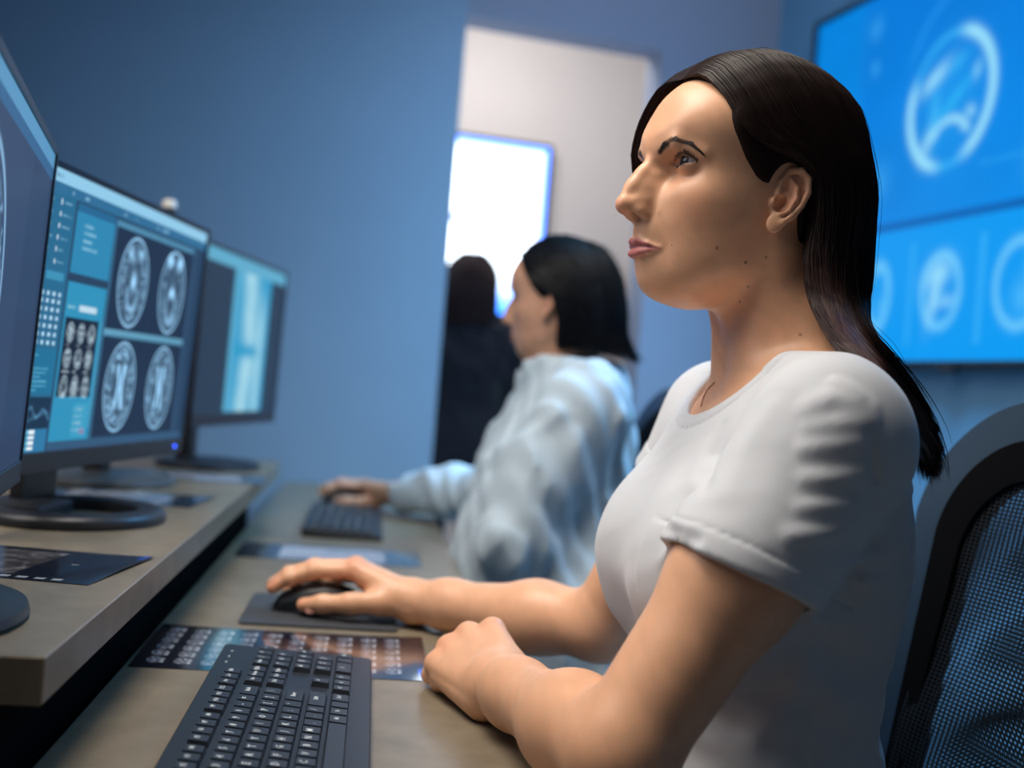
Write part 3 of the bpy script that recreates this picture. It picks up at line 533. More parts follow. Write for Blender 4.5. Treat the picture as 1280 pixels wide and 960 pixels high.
def paint_film_body(C, U, V):
    C[:] = (0.010, 0.014, 0.028); m = inr(U, V, 0.0, 0.10, 0.70, 0.86); x = U[m] / 0.7; y = (V[m] - 0.1) / 0.76
    n = vnoise(x * 5, y * 5, 41); f = np.abs(vnoise(x * 9, y * 7, 45, 3) - 0.5) * 2; r = np.hypot((x - 0.25) * 1.3, y - 0.6)
    C[m] = (0.05 + 0.40 * n * n + 0.55 * np.exp(-(f / 0.10) ** 2) * n + 0.25 * np.exp(-((r - 0.32) / 0.05) ** 2))[:, None] * np.array((0.75, 0.68, 0.68))
    for q in range(5): put(C, inr(U, V, 0.62 + 0.06 * q, 0.90, 0.655 + 0.06 * q, 0.95), (0.55, 0.58, 0.62))
    put(C, inr(U, V, 0.965, 0.0, 0.992, 0.16), (0.02, 0.10, 0.70)); put(C, inr(U, V, 0.80, 0.45, 0.83, 0.47), (0.6, 0.6, 0.65))
def paint_film_pale(C, U, V):
    C[:] = (0.012, 0.020, 0.035); m = inr(U, V, 0.22, 0.10, 0.80, 0.90); x = (U[m] - 0.22) / 0.58; y = (V[m] - 0.1) / 0.8; n = vnoise(x * 4, y * 4, 61)
    C[m] = (0.40 + 0.55 * n)[:, None] * np.array((0.86, 0.83, 0.88)); put(C, inr(U, V, 0.82, 0.1, 0.97, 0.9), (0.05, 0.09, 0.14))
def film(s, t, z, ws, wt, rot, painter, label, res, curl=0.0):
    o = painted('scan_film', ws, wt, *res, painter, M['film'], None, y=0.0006, flat=True)
    me = o.data; n = len(me.vertices); co = np.empty(n * 3, np.float32); me.vertices.foreach_get('co', co); co = co.reshape(-1, 3)
    x = co[:, 0] / (ws / 2); y = co[:, 1] / (wt / 2); co[:, 2] += curl * (np.clip(np.abs(x) - 0.45, 0, 1) ** 2 * 3) * (0.5 + 0.5 * np.sin(y * 2.0 + 1)); me.vertices.foreach_set('co', co.ravel()); me.update()
    sd = o.modifiers.new('thickness', 'SOLIDIFY'); sd.thickness = 0.0005; sd.offset = -1
    o.location = D(s, t, z); o.rotation_euler = (0, 0, AY + rot); return tag(o, label, 'film', 'scan films lying about')
film(-0.071, 1.236, DESK_Z, 0.298, 0.190, R(0), paint_film_rows, 'dark film sheet with rows of small brain scans between keyboard and mouse mat', (420, 240), 0.004)
film(-0.053, 1.936, DESK_Z, 0.305, 0.165, R(0), paint_film_pale, 'blurred film sheet with a pale middle between the two keyboards', (80, 50), 0.002)
film(-0.358, 1.130, SHELF_Z, 0.27, 0.165, R(-9), paint_film_body, 'dark film with a large grey body scan on the shelf before the ring stand', (260, 160), 0.003)
film(-0.365, 1.725, SHELF_Z, 0.25, 0.15, R(-6), paint_film_pale, 'pale-centred film sheet on the shelf beyond the ring stand', (60, 40), 0.002)
film(-0.30, 2.12, SHELF_Z, 0.22, 0.16, R(8), paint_film_pale, 'grey film sheet on the far end of the shelf below the X-ray monitor', (60, 40), 0.002)
# ================================================================ smooth solids: signed distances meshed by surface nets
def smin(a, b, k):
    h = np.clip(0.5 + 0.5 * (b - a) / k, 0, 1); return b * (1 - h) + a * h - k * h * (1 - h)
def smax(a, b, k): return -smin(-a, -b, k)
def ell(P, c, r, A=None):
    q = P - np.asarray(c, np.float32)
    if A is not None: q = q @ np.asarray(A, np.float32).T
    r = np.asarray(r, np.float32); k0 = np.sqrt(((q / r) ** 2).sum(-1)); k1 = np.sqrt(((q / (r * r)) ** 2).sum(-1)) + 1e-9
    return k0 * (k0 - 1) / k1
def sph(P, c, r): return np.sqrt(((P - np.asarray(c, np.float32)) ** 2).sum(-1)) - r
def cone(P, a, b, ra, rb):
    """capsule whose radius runs from ra to rb"""
    a = np.asarray(a, np.float32); d = np.asarray(b, np.float32) - a; q = P - a; t = np.clip((q @ d) / (d @ d), 0, 1)
    return np.sqrt(((q - t[..., None] * d) ** 2).sum(-1)) - (ra + (rb - ra) * t)
def chain(P, pts, rad, k):
    d = None
    for (a, b, ra, rb) in zip(pts, pts[1:], rad, rad[1:]):
        e = cone(P, a, b, ra, rb); d = e if d is None else smin(d, e, k)
    return d
def seg_dist(P, a, b):
    a = np.asarray(a, np.float32); d = np.asarray(b, np.float32) - a; q = P - a; t = np.clip((q @ d) / (d @ d), 0, 1)
    return np.sqrt(((q - t[..., None] * d) ** 2).sum(-1)), t
def spl(xs, ys, x):
    """natural-looking monotone-ish interpolation through table points"""
    xs = np.asarray(xs, float); ys = np.asarray(ys, float); m = np.gradient(ys, xs); i = np.clip(np.searchsorted(xs, x) - 1, 0, len(xs) - 2); h = xs[i + 1] - xs[i]; t = np.clip((x - xs[i]) / h, 0, 1)
    t2, t3 = t * t, t * t * t; return (2 * t3 - 3 * t2 + 1) * ys[i] + (t3 - 2 * t2 + t) * h * m[i] + (-2 * t3 + 3 * t2) * ys[i + 1] + (t3 - t2) * h * m[i + 1]
def nets(f, lo, hi, h, B=8, slack=1.02):
    lo = np.asarray(lo, np.float64); hi = np.asarray(hi, np.float64); nb = np.ceil((hi - lo) / (h * B)).astype(int); N = nb * B + 1
    # coarse pass
    cs = [lo[i] + (np.arange(nb[i]) + 0.5) * h * B for i in range(3)]; G = np.stack(np.meshgrid(*cs, indexing='ij'), -1).reshape(-1, 3).astype(np.float32)
    dc = np.concatenate([f(G[i:i + 200000]) for i in range(0, len(G), 200000)]); keep = np.abs(dc) < h * B * 0.87 * slack + h
    F = np.where(dc > 0, 1.0, -1.0).astype(np.float32).reshape(nb); F = np.repeat(np.repeat(np.repeat(F, B, 0), B, 1), B, 2); F = np.pad(F, ((0, 1),) * 3, mode='edge')
    kb = np.argwhere(keep.reshape(nb)); o = np.stack(np.meshgrid(*(np.arange(B + 1),) * 3, indexing='ij'), -1).reshape(-1, 3)
    for i in range(0, len(kb), 400):
        ix = (kb[i:i + 400, None, :] * B + o[None]).reshape(-1, 3); P = (lo + ix * h).astype(np.float32); F[ix[:, 0], ix[:, 1], ix[:, 2]] = f(P)
    S = F < 0; n0, n1, n2 = N
    c = np.zeros((n0 - 1, n1 - 1, n2 - 1), np.int8)
    for dx in (0, 1):
        for dy in (0, 1):
            for dz in (0, 1): c += S[dx:n0 - 1 + dx, dy:n1 - 1 + dy, dz:n2 - 1 + dz]
    act = np.argwhere((c > 0) & (c < 8)); idx = np.full(c.shape, -1, np.int32); idx[act[:, 0], act[:, 1], act[:, 2]] = np.arange(len(act)); del c
    acc = np.zeros((len(act), 3)); cnt = np.zeros(len(act)); cor = [(x, y, z) for x in (0, 1) for y in (0, 1) for z in (0, 1)]
    val = {k: F[act[:, 0] + k[0], act[:, 1] + k[1], act[:, 2] + k[2]] for k in cor}
    for a in cor:
        for ax in range(3):
            if a[ax] == 0:
                b = list(a); b[ax] = 1; b = tuple(b); va, vb = val[a], val[b]; m = (va < 0) != (vb < 0); t = np.where(m, va / (va - vb + 1e-20), 0)
                p = np.tile(np.array(a, float), (len(act), 1)); p[:, ax] += t; acc[m] += p[m]; cnt[m] += 1
    V = lo + (act + acc / np.maximum(cnt, 1)[:, None]) * h; Q = []
    for ax in range(3):
        u, v = (ax + 1) % 3, (ax + 2) % 3; sl0 = [slice(None)] * 3; sl1 = [slice(None)] * 3; sl0[ax] = slice(0, -1); sl1[ax] = slice(1, None)
        A, Bv = S[tuple(sl0)], S[tuple(sl1)]; e = np.argwhere(A != Bv); ok = (e[:, u] > 0) & (e[:, v] > 0) & (e[:, u] < N[u] - 1) & (e[:, v] < N[v] - 1); e = e[ok]; flip = A[e[:, 0], e[:, 1], e[:, 2]]
        def at(du, dv): q = e.copy(); q[:, u] -= du; q[:, v] -= dv; return idx[q[:, 0], q[:, 1], q[:, 2]]
        q = np.stack([at(1, 1), at(0, 1), at(0, 0), at(1, 0)], 1); q[~flip] = q[~flip][:, ::-1]; Q.append(q)
    Q = np.concatenate(Q); Q = Q[(Q >= 0).all(1)]; return V, Q
def march(f, pts, d0=0.5, d1=2.5, n=70):
    """first points where the sight lines through the given picture points meet the solid f"""
    pts = np.asarray(pts, float); c, s = math.cos(ROLL), math.sin(ROLL); u, v = pts[:, 0] - 640, pts[:, 1] - 480; X = u * c + v * s; Dn = -u * s + v * c - 11.56
    r = np.stack([X / FPX, np.ones(len(pts)), -Dn / FPX], 1); d = np.full(len(pts), d0)
    for _ in range(n):
        e = f((np.array([0, 0, CAMZ]) + r * d[:, None]).astype(np.float32)); d = np.minimum(d + e * 0.75, d1)
    return np.array([0, 0, CAMZ]) + r * d[:, None]
def at(px, py, d):
    c, s = math.cos(ROLL), math.sin(ROLL); u, v = px - 640, py - 480; X = u * c + v * s; Dn = -u * s + v * c - 11.56
    return np.array([X * d / FPX, d, CAMZ - Dn * d / FPX])
# ================================================================ a woman's head in its own frame (cm): x forward, y to her left, z up, origin between the ears
HEAD_C = np.array([0.5, 0, 1.5])
_LM = [(9.35,0,6.7),(9.05,0,8.3),(7.8,0,10.4),(5.0,0,12.7),(1,0,13.6),(-4,0,12.7),(-7.5,0,10.2),(-9.2,0,6.5),(-9.2,0,3),(-8.0,0,-.5),(-6.3,0,-3.5),(9.55,0,4.4),(9.0,0,2.6),(8.8,0,.5),(8.95,0,-2.1),(8.88,0,-3.3),(8.5,0,-4.63),(8.15,0,-5.7),(7.62,0,-6.4),(7.5,0,-7.15),(6.6,0,-8.0),(4.6,0,-8.55),(2.0,0,-8.6),
 (9.15,1.8,6.5),(9.05,1.8,4.25),(7.55,1.6,2.7),(7.95,1.7,.8),(8.15,1.85,-1.6),(8.3,1.5,-3.3),(7.35,2.2,-4.55),(7.55,1.4,-5.9),(6.95,1.6,-7.05),(6.0,1.8,-7.9),
 (8.45,3.5,7.2),(8.5,3.2,4.75),(6.75,3.2,2.9),(7.35,3.2,1.0),(7.35,3.3,-.6),(7.1,3.1,-2.6),(6.45,3.3,-4.7),(5.9,3.1,-6.8),(5.0,3.0,-7.6),
 (6.6,5.2,7.8),(6.95,5.0,4.6),(6.05,5.0,3.0),(6.35,4.9,.9),(5.85,5.05,-1.3),(4.8,4.8,-4.0),(3.9,4.6,-6.2),(3.1,4.1,-7.0),
 (4.3,6.3,4.6),(3.8,6.5,7.6),(3.4,6.45,.7),(2.5,6.2,-2.0),(1.0,5.95,-3.4),(.2,5.5,-5.0),(0.3,6.7,0.2),(0,7.0,4),(-.5,7.2,7),(-2,6.8,9.6),(.5,5.2,11.8),(4.3,4.3,10.9),(-2.5,6.8,2),(-2.8,6.2,-1.5),(-5.5,6.1,4),(-6,5.9,7.5),(-4.5,4.9,10.8),(-7.8,4,5),(-5.5,4.8,-.5),(-4.5,4.2,-3.5),(1.0,3.5,-7.0),(-1.5,4.2,-5.5)]
def _head_table():
    P = np.array(_LM + [(x, -y, z) for x, y, z in _LM if y > 0], float) - HEAD_C; r = np.linalg.norm(P, axis=1); U = P / r[:, None]; n = len(U)
    K = np.linalg.norm(U[:, None] - U[None], axis=-1) ** 3; A = np.zeros((n + 4, n + 4)); A[:n, :n] = K + 4e-4 * np.eye(n); A[:n, n] = 1; A[:n, n + 1:] = U; A[n:, :n] = A[:n, n:].T
    w_ = np.linalg.solve(A, np.concatenate([r, np.zeros(4)])); nt, npz = 361, 181
    t, p = np.meshgrid(np.linspace(-np.pi, np.pi, nt), np.linspace(-np.pi / 2, np.pi / 2, npz)); d = np.stack([np.cos(p) * np.cos(t), np.cos(p) * np.sin(t), np.sin(p)], -1).reshape(-1, 3)
    out = np.linalg.norm(d[:, None] - U[None], axis=-1) ** 3 @ w_[:n] + w_[n] + d @ w_[n + 1:]; return out.reshape(npz, nt).astype(np.float32)
HEAD_T = _head_table()
def head_base(P):
    q = P - HEAD_C.astype(np.float32); r = np.sqrt((q ** 2).sum(-1)) + 1e-6; t = (np.arctan2(q[..., 1], q[..., 0]) + np.pi) / (2 * np.pi) * 360; p = (np.arcsin(np.clip(q[..., 2] / r, -1, 1)) + np.pi / 2) / np.pi * 180
    i = np.clip(t.astype(int), 0, 359); j = np.clip(p.astype(int), 0, 179); a = t - i; b = p - j
    R_ = HEAD_T[j, i] * (1 - a) * (1 - b) + HEAD_T[j, i + 1] * a * (1 - b) + HEAD_T[j + 1, i] * (1 - a) * b + HEAD_T[j + 1, i + 1] * a * b
    return (r - R_) * 0.9
EYE = np.array([6.30, 3.15, 3.05]); EYE_R = 1.20
EAR_A = np.array([0.15, 6.75, 1.45]); EAR_1 = np.array([-0.885, 0.42, -0.10]); EAR_1 /= np.linalg.norm(EAR_1); EAR_2 = np.array([-0.12, -0.03, 0.99]); EAR_2 -= EAR_1 * (EAR_1 @ EAR_2); EAR_2 /= np.linalg.norm(EAR_2); EAR_3 = np.cross(EAR_2, EAR_1)
if EAR_3[1] < 0: EAR_3 = -EAR_3
def ear_pt(a, b, c=0.0): return EAR_A + a * EAR_1 + b * EAR_2 + c * EAR_3
def eye_open(a):   # almond: upper and lower lid height at lateral position a (towards the temple)
    t = np.clip((a + 0.08) / 1.50, -1, 1); return 0.54 * (1 - t * t) ** 0.8 + 0.05 * t, -0.33 * (1 - t * t) ** 0.9 + 0.05 * t
def head_sdf(P, detail=True):
    """P in head frame; both halves folded onto the left one"""
    P = P.copy(); P[..., 1] = np.abs(P[..., 1]); d = head_base(P)
    # nose
    n = chain(P, [(8.75, 0, 2.9), (9.25, 0, 1.7), (9.85, 0, 0.4), (10.30, 0, -0.9)], [0.62, 0.62, 0.66, 0.70], 1.0); n = smin(n, ell(P, (10.35, 0, -1.35), (0.86, 0.86, 0.78)), 0.45)
    n = smin(n, chain(P, [(8.0, 0.65, 1.9), (8.35, 0.62, 0.6), (8.85, 0.72, -0.7)], [0.55, 0.68, 0.74], 0.4), 0.8); n = smin(n, ell(P, (9.55, 0.55, -1.25), (0.85, 0.62, 0.70)), 0.5)
    n = smin(n, cone(P, (8.55, 0.40, 1.5), (9.50, 0.42, -0.8), 0.55, 0.66), 0.55)
    n = smin(n, ell(P, (8.95, 1.10, -1.70), (0.78, 0.46, 0.54)), 0.55); n = smin(n, cone(P, (10.3, 0, -1.72), (9.1, 0, -2.05), 0.36, 0.42), 0.3)
    d = smin(d, n, 0.55)
    if detail: d = smax(d, -ell(P, (9.45, 0.66, -2.32), (0.64, 0.32, 0.62)), 0.10); d = d + 0.10 * np.exp(-(((P[..., 0] - 8.55) / 0.5) ** 2 + ((P[..., 1] - 1.75) / 0.22) ** 2 + ((P[..., 2] + 1.5) / 0.6) ** 2))
    # mouth
    up = chain(P, [(8.72, 0, -4.18), (8.70, 0.55, -4.10), (8.15, 1.5, -4.35), (7.30, 2.35, -4.58)], [0.24, 0.26, 0.20, 0.07], 0.2); lo = chain(P, [(8.42, 0, -5.12), (8.36, 0.7, -5.10), (7.95, 1.5, -4.90), (7.25, 2.35, -4.62)], [0.34, 0.33, 0.24, 0.07], 0.2)
    d = smin(d, up, 0.34); d = smin(d, lo, 0.34)
    if detail:
        e = None
        for a, b in (((9.25, 0, -4.62), (9.0, 0.6, -4.56)), ((9.0, 0.6, -4.56), (8.45, 1.5, -4.60)), ((8.45, 1.5, -4.60), (7.45, 2.45, -4.62))):
            s_, t = seg_dist(P * np.array([0.45, 1, 1], np.float32), np.array(a) * [0.45, 1, 1], np.array(b) * [0.45, 1, 1]); e = s_ if e is None else np.minimum(e, s_)
        d = d + 0.20 * np.exp(-(e / 0.11) ** 2) * (P[..., 0] > 6.5)
        d = d + 0.07 * np.exp(-((P[..., 1] / 0.35) ** 2 + ((P[..., 2] + 3.2) / 0.6) ** 2)) * (P[..., 0] > 7)          # philtrum
    # nasolabial and corner folds
        s_, t = seg_dist(P, (8.0, 2.15, -1.9), (6.9, 3.35, -4.4)); d = d + 0.07 * np.exp(-(s_ / 0.32) ** 2)
        s_, t = seg_dist(P, (7.0, 2.75, -4.6), (6.5, 2.9, -6.0)); d = d + 0.05 * np.exp(-(s_ / 0.3) ** 2)
    # eye: lids over the ball, opening cut as an almond
    q = P - EYE.astype(np.float32); r = np.sqrt((q ** 2).sum(-1)); ang = R(12); a = q[..., 1] * math.cos(ang) - q[..., 0] * math.sin(ang) + 0.22; b = q[..., 2] + 0.02
    lid = r - (EYE_R + 0.15); d = smin(d, lid, 0.45)
    if detail:
        u, l = eye_open(a); g = np.maximum(b - u, l - b); g = np.maximum(g, np.abs(a + 0.08) - 1.5); hole = np.maximum(g, -(q[..., 0] - 0.0)); hole = np.maximum(hole, r - 2.2); cut = smax(hole * 0.9, -(r - (EYE_R - 0.12)), 0.04); cut = smax(cut, -(d + 0.30), 0.05)
        d = smax(d, -cut, 0.07)
        fold = np.abs(b - (0.78 * (1 - np.clip((a + 0.05) / 1.75, -1, 1) ** 2) ** 0.8 + 0.02)); d = d + 0.09 * np.exp(-(fold / 0.10) ** 2) * (np.abs(a) < 1.6) * (q[..., 0] > 0)
        d = d + 0.06 * np.exp(-((b + 0.95 + 0.15 * a) / 0.22) ** 2) * np.exp(-((a + 0.3) / 1.1) ** 2) * (q[..., 0] > 0) # under-eye
    # brow and cheek bones
    d = smin(d, chain(P, [(8.50, 1.3, 3.95), (8.25, 3.1, 4.45), (6.30, 4.85, 3.8)], [0.45, 0.45, 0.22], 0.5), 0.9)
    # ear
    e = None; out = [(0.35, 0.35), (0.30, 1.5), (0.75, 2.65), (1.65, 3.0), (2.45, 2.45), (2.75, 1.25), (2.55, 0.0), (2.05, -1.1), (1.45, -2.0)]
    e = chain(P, [ear_pt(*o, 0.25) for o in out], [0.18, 0.22, 0.26, 0.27, 0.28, 0.27, 0.25, 0.24, 0.24], 0.12)
    A3 = np.stack([EAR_1, EAR_2, EAR_3]); plate = ell(P, ear_pt(1.35, 0.55, -0.05), (1.45, 2.5, 0.30), A3); e = smin(e, plate, 0.18)
    e = smin(e, ell(P, ear_pt(0.85, -2.15, 0.10), (0.72, 0.85, 0.30), A3), 0.35)
    e = smin(e, chain(P, [ear_pt(0.95, 2.0, .22), ear_pt(1.75, 1.3, .34), ear_pt(1.95, 0.3, .36), ear_pt(1.6, -0.7, .36), ear_pt(1.05, -1.25, .30)], [0.15, 0.22, 0.24, 0.24, 0.22], 0.15), 0.14)
    e = smin(e, ell(P, ear_pt(0.18, -0.35, 0.28), (0.26, 0.42, 0.28), A3), 0.2); e = smin(e, cone(P, ear_pt(0.30, 0.45, .2), ear_pt(1.1, 0.35, .12), 0.17, 0.10), 0.15)
    if detail: e = smax(e, -ell(P, ear_pt(0.95, -0.35, 0.42), (0.62, 0.85, 0.62), A3), 0.14); e = smax(e, -ell(P, ear_pt(0.95, 1.10, 0.42), (0.45, 0.38, 0.32), A3), 0.12)
    return smin(d, e, 0.25)
def head_frame(O, yaw, pitch, rollh=0.0):
    """rows: forward, left, up of the head in the world; yaw = degrees it turns from facing picture-left towards us"""
    a = R(yaw); F = np.array([-math.cos(a), -math.sin(a), 0]); L = np.array([math.sin(a), -math.cos(a), 0]); U = np.array([0, 0, 1.0]); p = R(pitch)
    F2 = F * math.cos(p) + U * math.sin(p); U2 = -F * math.sin(p) + U * math.cos(p); q = R(rollh); L2 = L * math.cos(q) + U2 * math.sin(q); U3 = -L * math.sin(q) + U2 * math.cos(q)
    return np.stack([F2, L2, U3])
BROW = [((9.0, 1.55, 3.62), 0.28), ((8.95, 2.2, 4.10), 0.34), ((8.45, 3.2, 4.52), 0.30), ((7.6, 4.3, 4.36), 0.21), ((6.75, 5.15, 3.70), 0.10)]
def skin_colour(Q, base, lip, brow, blush=1.0):
    """Q in head frame -> linear skin colours, nostril shade painted in"""
    P = Q.copy(); P[:, 1] = np.abs(P[:, 1]); base = np.array(base[:3]); C = np.tile(base, (len(P), 1)); nz = vnoise(Q[:, 0] * 1.3 + 20, Q[:, 2] * 1.3 + Q[:, 1] * 0.9 + 20, 5, 3)[:, None]; C *= 0.93 + 0.14 * nz
    def mixc(k, c): C[:] = C * (1 - k[:, None]) + np.array(c[:3]) * k[:, None]
    g = lambda c, s: np.exp(-(((P - np.array(c)) / np.array(s)) ** 2).sum(1))
    red = base * np.array([1.0, 0.74, 0.70]); mixc(0.55 * blush * g((10.8, 0, -1.5), (0.9, 0.9, 0.9)), red); mixc(0.35 * blush * g((6.4, 4.6, -0.8), (2, 1.6, 1.8)), red); mixc(0.5 * blush * g(ear_pt(1.6, 1.0), (1.5, 1.5, 2.5)), red); mixc(0.5 * g((7.2, 3.0, 3.0), (1.1, 1.7, 0.8)), base * np.array([0.62, 0.50, 0.54]))
    # lips: between the vermilion borders
    y = P[:, 1]; zu = np.interp(y, [0, 0.55, 1.5, 2.4], [-3.93, -3.78, -4.22, -4.60]); zl = np.interp(y, [0, 0.8, 1.6, 2.4], [-5.55, -5.48, -5.12, -4.66]); k = sst(-0.07, 0.07, zu - P[:, 2]) * sst(-0.08, 0.08, P[:, 2] - zl) * (P[:, 0] > 6.8) * (y < 2.5); mixc(0.85 * k, lip)
    mixc(0.75 * np.exp(-((P[:, 2] - np.interp(y, [0, 0.6, 1.5, 2.4], [-4.62, -4.56, -4.60, -4.62])) / 0.07) ** 2) * (P[:, 0] > 6.8) * (y < 2.45), np.array(lip[:3]) * 0.25)
    mixc(0.85 * g((9.42, 0.64, -1.85), (0.5, 0.22, 0.22)), base * 0.12)  # dark of the nostril recess painted into the skin colour
    # eyebrows
    kb = np.zeros(len(P))
    for (a, wa), (b, wb) in zip(BROW, BROW[1:]):
        s_, t = seg_dist(P.astype(np.float32), a, b); wd = wa + (wb - wa) * t; kb = np.maximum(kb, sst(1.15, 0.45, s_ / wd) if False else 1 - sst(0.45, 1.15, s_ / wd))
    hair = vnoise(Q[:, 0] * 2 + Q[:, 1] * 9 + 50, Q[:, 2] * 5 - Q[:, 1] * 6 + 50, 9, 2); mixc(kb * np.clip(0.72 + 0.7 * (hair - 0.35), 0, 0.95), brow)
    # lash line and the dark rim of the lids
    q = P - EYE; a = q[:, 1] * math.cos(R(12)) - q[:, 0] * math.sin(R(12)) + 0.22; b = q[:, 2] + 0.02; u, l = eye_open(a); r = np.linalg.norm(q, axis=1); near = (r < 1.75) & (q[:, 0] > 0) & (np.abs(a + 0.08) < 1.6)
    mixc(near * (0.97 * np.exp(-((b - u - 0.05) / 0.16) ** 2) + 0.75 * np.exp(-((b - l + 0.04) / 0.11) ** 2)).clip(0, 0.96), brow)
    return C
def skin_material(name, rough=0.42, sub=0.12):
    m, nt, b = nodemat(name); a = nt.nodes.new('ShaderNodeVertexColor'); a.layer_name = 'Col'; tc = nt.nodes.new('ShaderNodeTexCoord')
    n = nt.nodes.new('ShaderNodeTexNoise'); n.inputs['Scale'].default_value = 55; n.inputs['Detail'].default_value = 5; nt.links.new(tc.outputs['Object'], n.inputs['Vector'])
    mr = nt.nodes.new('ShaderNodeMapRange'); mr.inputs[3].default_value = 0.90; mr.inputs[4].default_value = 1.10; nt.links.new(n.outputs['Fac'], mr.inputs[0])
    mx = nt.nodes.new('ShaderNodeMix'); mx.data_type = 'RGBA'; mx.blend_type = 'MULTIPLY'; mx.inputs[0].default_value = 1.0; nt.links.new(a.outputs['Color'], mx.inputs[6]); nt.links.new(mr.outputs[0], mx.inputs[7]); nt.links.new(mx.outputs[2], b.inputs['Base Color'])
    b.inputs['Roughness'].default_value = rough; b.inputs['Subsurface Weight'].default_value = sub; b.inputs['Subsurface Radius'].default_value = (1.0, 0.35, 0.18); b.inputs['Subsurface Scale'].default_value = 0.006; b.inputs['Specular IOR Level'].default_value = 0.4
    v = nt.nodes.new('ShaderNodeTexNoise'); v.inputs['Scale'].default_value = 900; v.inputs['Detail'].default_value = 3; nt.links.new(tc.outputs['Object'], v.inputs['Vector'])
    bp = nt.nodes.new('ShaderNodeBump'); bp.inputs['Strength'].default_value = 0.08; bp.inputs['Distance'].default_value = 0.0008; nt.links.new(v.outputs['Fac'], bp.inputs['Height']); nt.links.new(bp.outputs['Normal'], b.inputs['Normal']); return m
def eyeball(parent, O, H, side, iris, look=(1, 0, 0)):
    """a ball with printed iris and pupil, cornea proud of it"""
    n, m_ = 40, 28; V = []; look = np.array(look, float) / np.linalg.norm(look)
    up = np.array([0, 0, 1.0]); sx = np.cross(up, look); sx /= np.linalg.norm(sx); uy = np.cross(look, sx); F = []; C = []
    for i in range(m_ + 1):
        t = math.pi * i / m_
        for j in range(n):
            a = 2 * math.pi * j / n; rr = EYE_R * (1 + 0.035 * math.exp(-(t / 0.36) ** 2)); V.append(rr * (math.cos(t) * look + math.sin(t) * (math.cos(a) * sx + math.sin(a) * uy)))
            rad = t
            if rad < 0.20: C.append((0.004, 0.004, 0.005))
            elif rad < 0.50: k = 0.55 + 0.45 * math.sin(a * 9) * math.sin(a * 5); f = 1 - 0.75 * max(0, (rad - 0.42) / 0.08); C.append(tuple(x * (0.6 + 0.5 * k) * f for x in iris))
            else: C.append((0.40, 0.37, 0.38))
    for i in range(m_):
        for j in range(n): F.append((i * n + j, (i + 1) * n + j, (i + 1) * n + (j + 1) % n, i * n + (j + 1) % n))
    c = EYE * np.array([1, side, 1]); W = (np.array(V) + c) * 0.01 @ H + O
    o = npmesh('eyeball', W, np.array(F), M['eye'], parent); vcol(o, C); return o
M['eye'] = print_vcol('eyeball', 0.22, 0.0); M['eye'].node_tree.nodes['Principled BSDF'].inputs['Specular IOR Level'].default_value = 0.22
def tubes(name, curves, radii, material, parent, n=3, jitter=None):
    """many thin strands as one mesh; curves: list of (k,3) arrays"""
    VV, QQ = [], []; off = 0
    for ci, P in enumerate(curves):
        k = len(P); T = np.gradient(P, axis=0); T /= np.linalg.norm(T, axis=1)[:, None] + 1e-9; ref = np.array([0.31, 0.52, 0.79]); X = np.cross(T, ref); X /= np.linalg.norm(X, axis=1)[:, None] + 1e-9; Y = np.cross(T, X)
        r = radii[ci] if hasattr(radii, '__len__') else radii; rr = r * np.concatenate([np.ones(k - 3), [0.8, 0.55, 0.25]]) if k > 4 else np.full(k, r)
        a = np.arange(n) * 2 * np.pi / n; VV.append((P[:, None] + rr[:, None, None] * (np.cos(a)[None, :, None] * X[:, None] + np.sin(a)[None, :, None] * Y[:, None])).reshape(-1, 3))
        i = np.arange(k - 1)[:, None] * n; j = np.arange(n)[None]; QQ.append((np.stack([i + j, i + (j + 1) % n, i + n + (j + 1) % n, i + n + j], -1) + off).reshape(-1, 4)); off += k * n
    return npmesh(name, np.concatenate(VV), np.concatenate(QQ), material, parent)
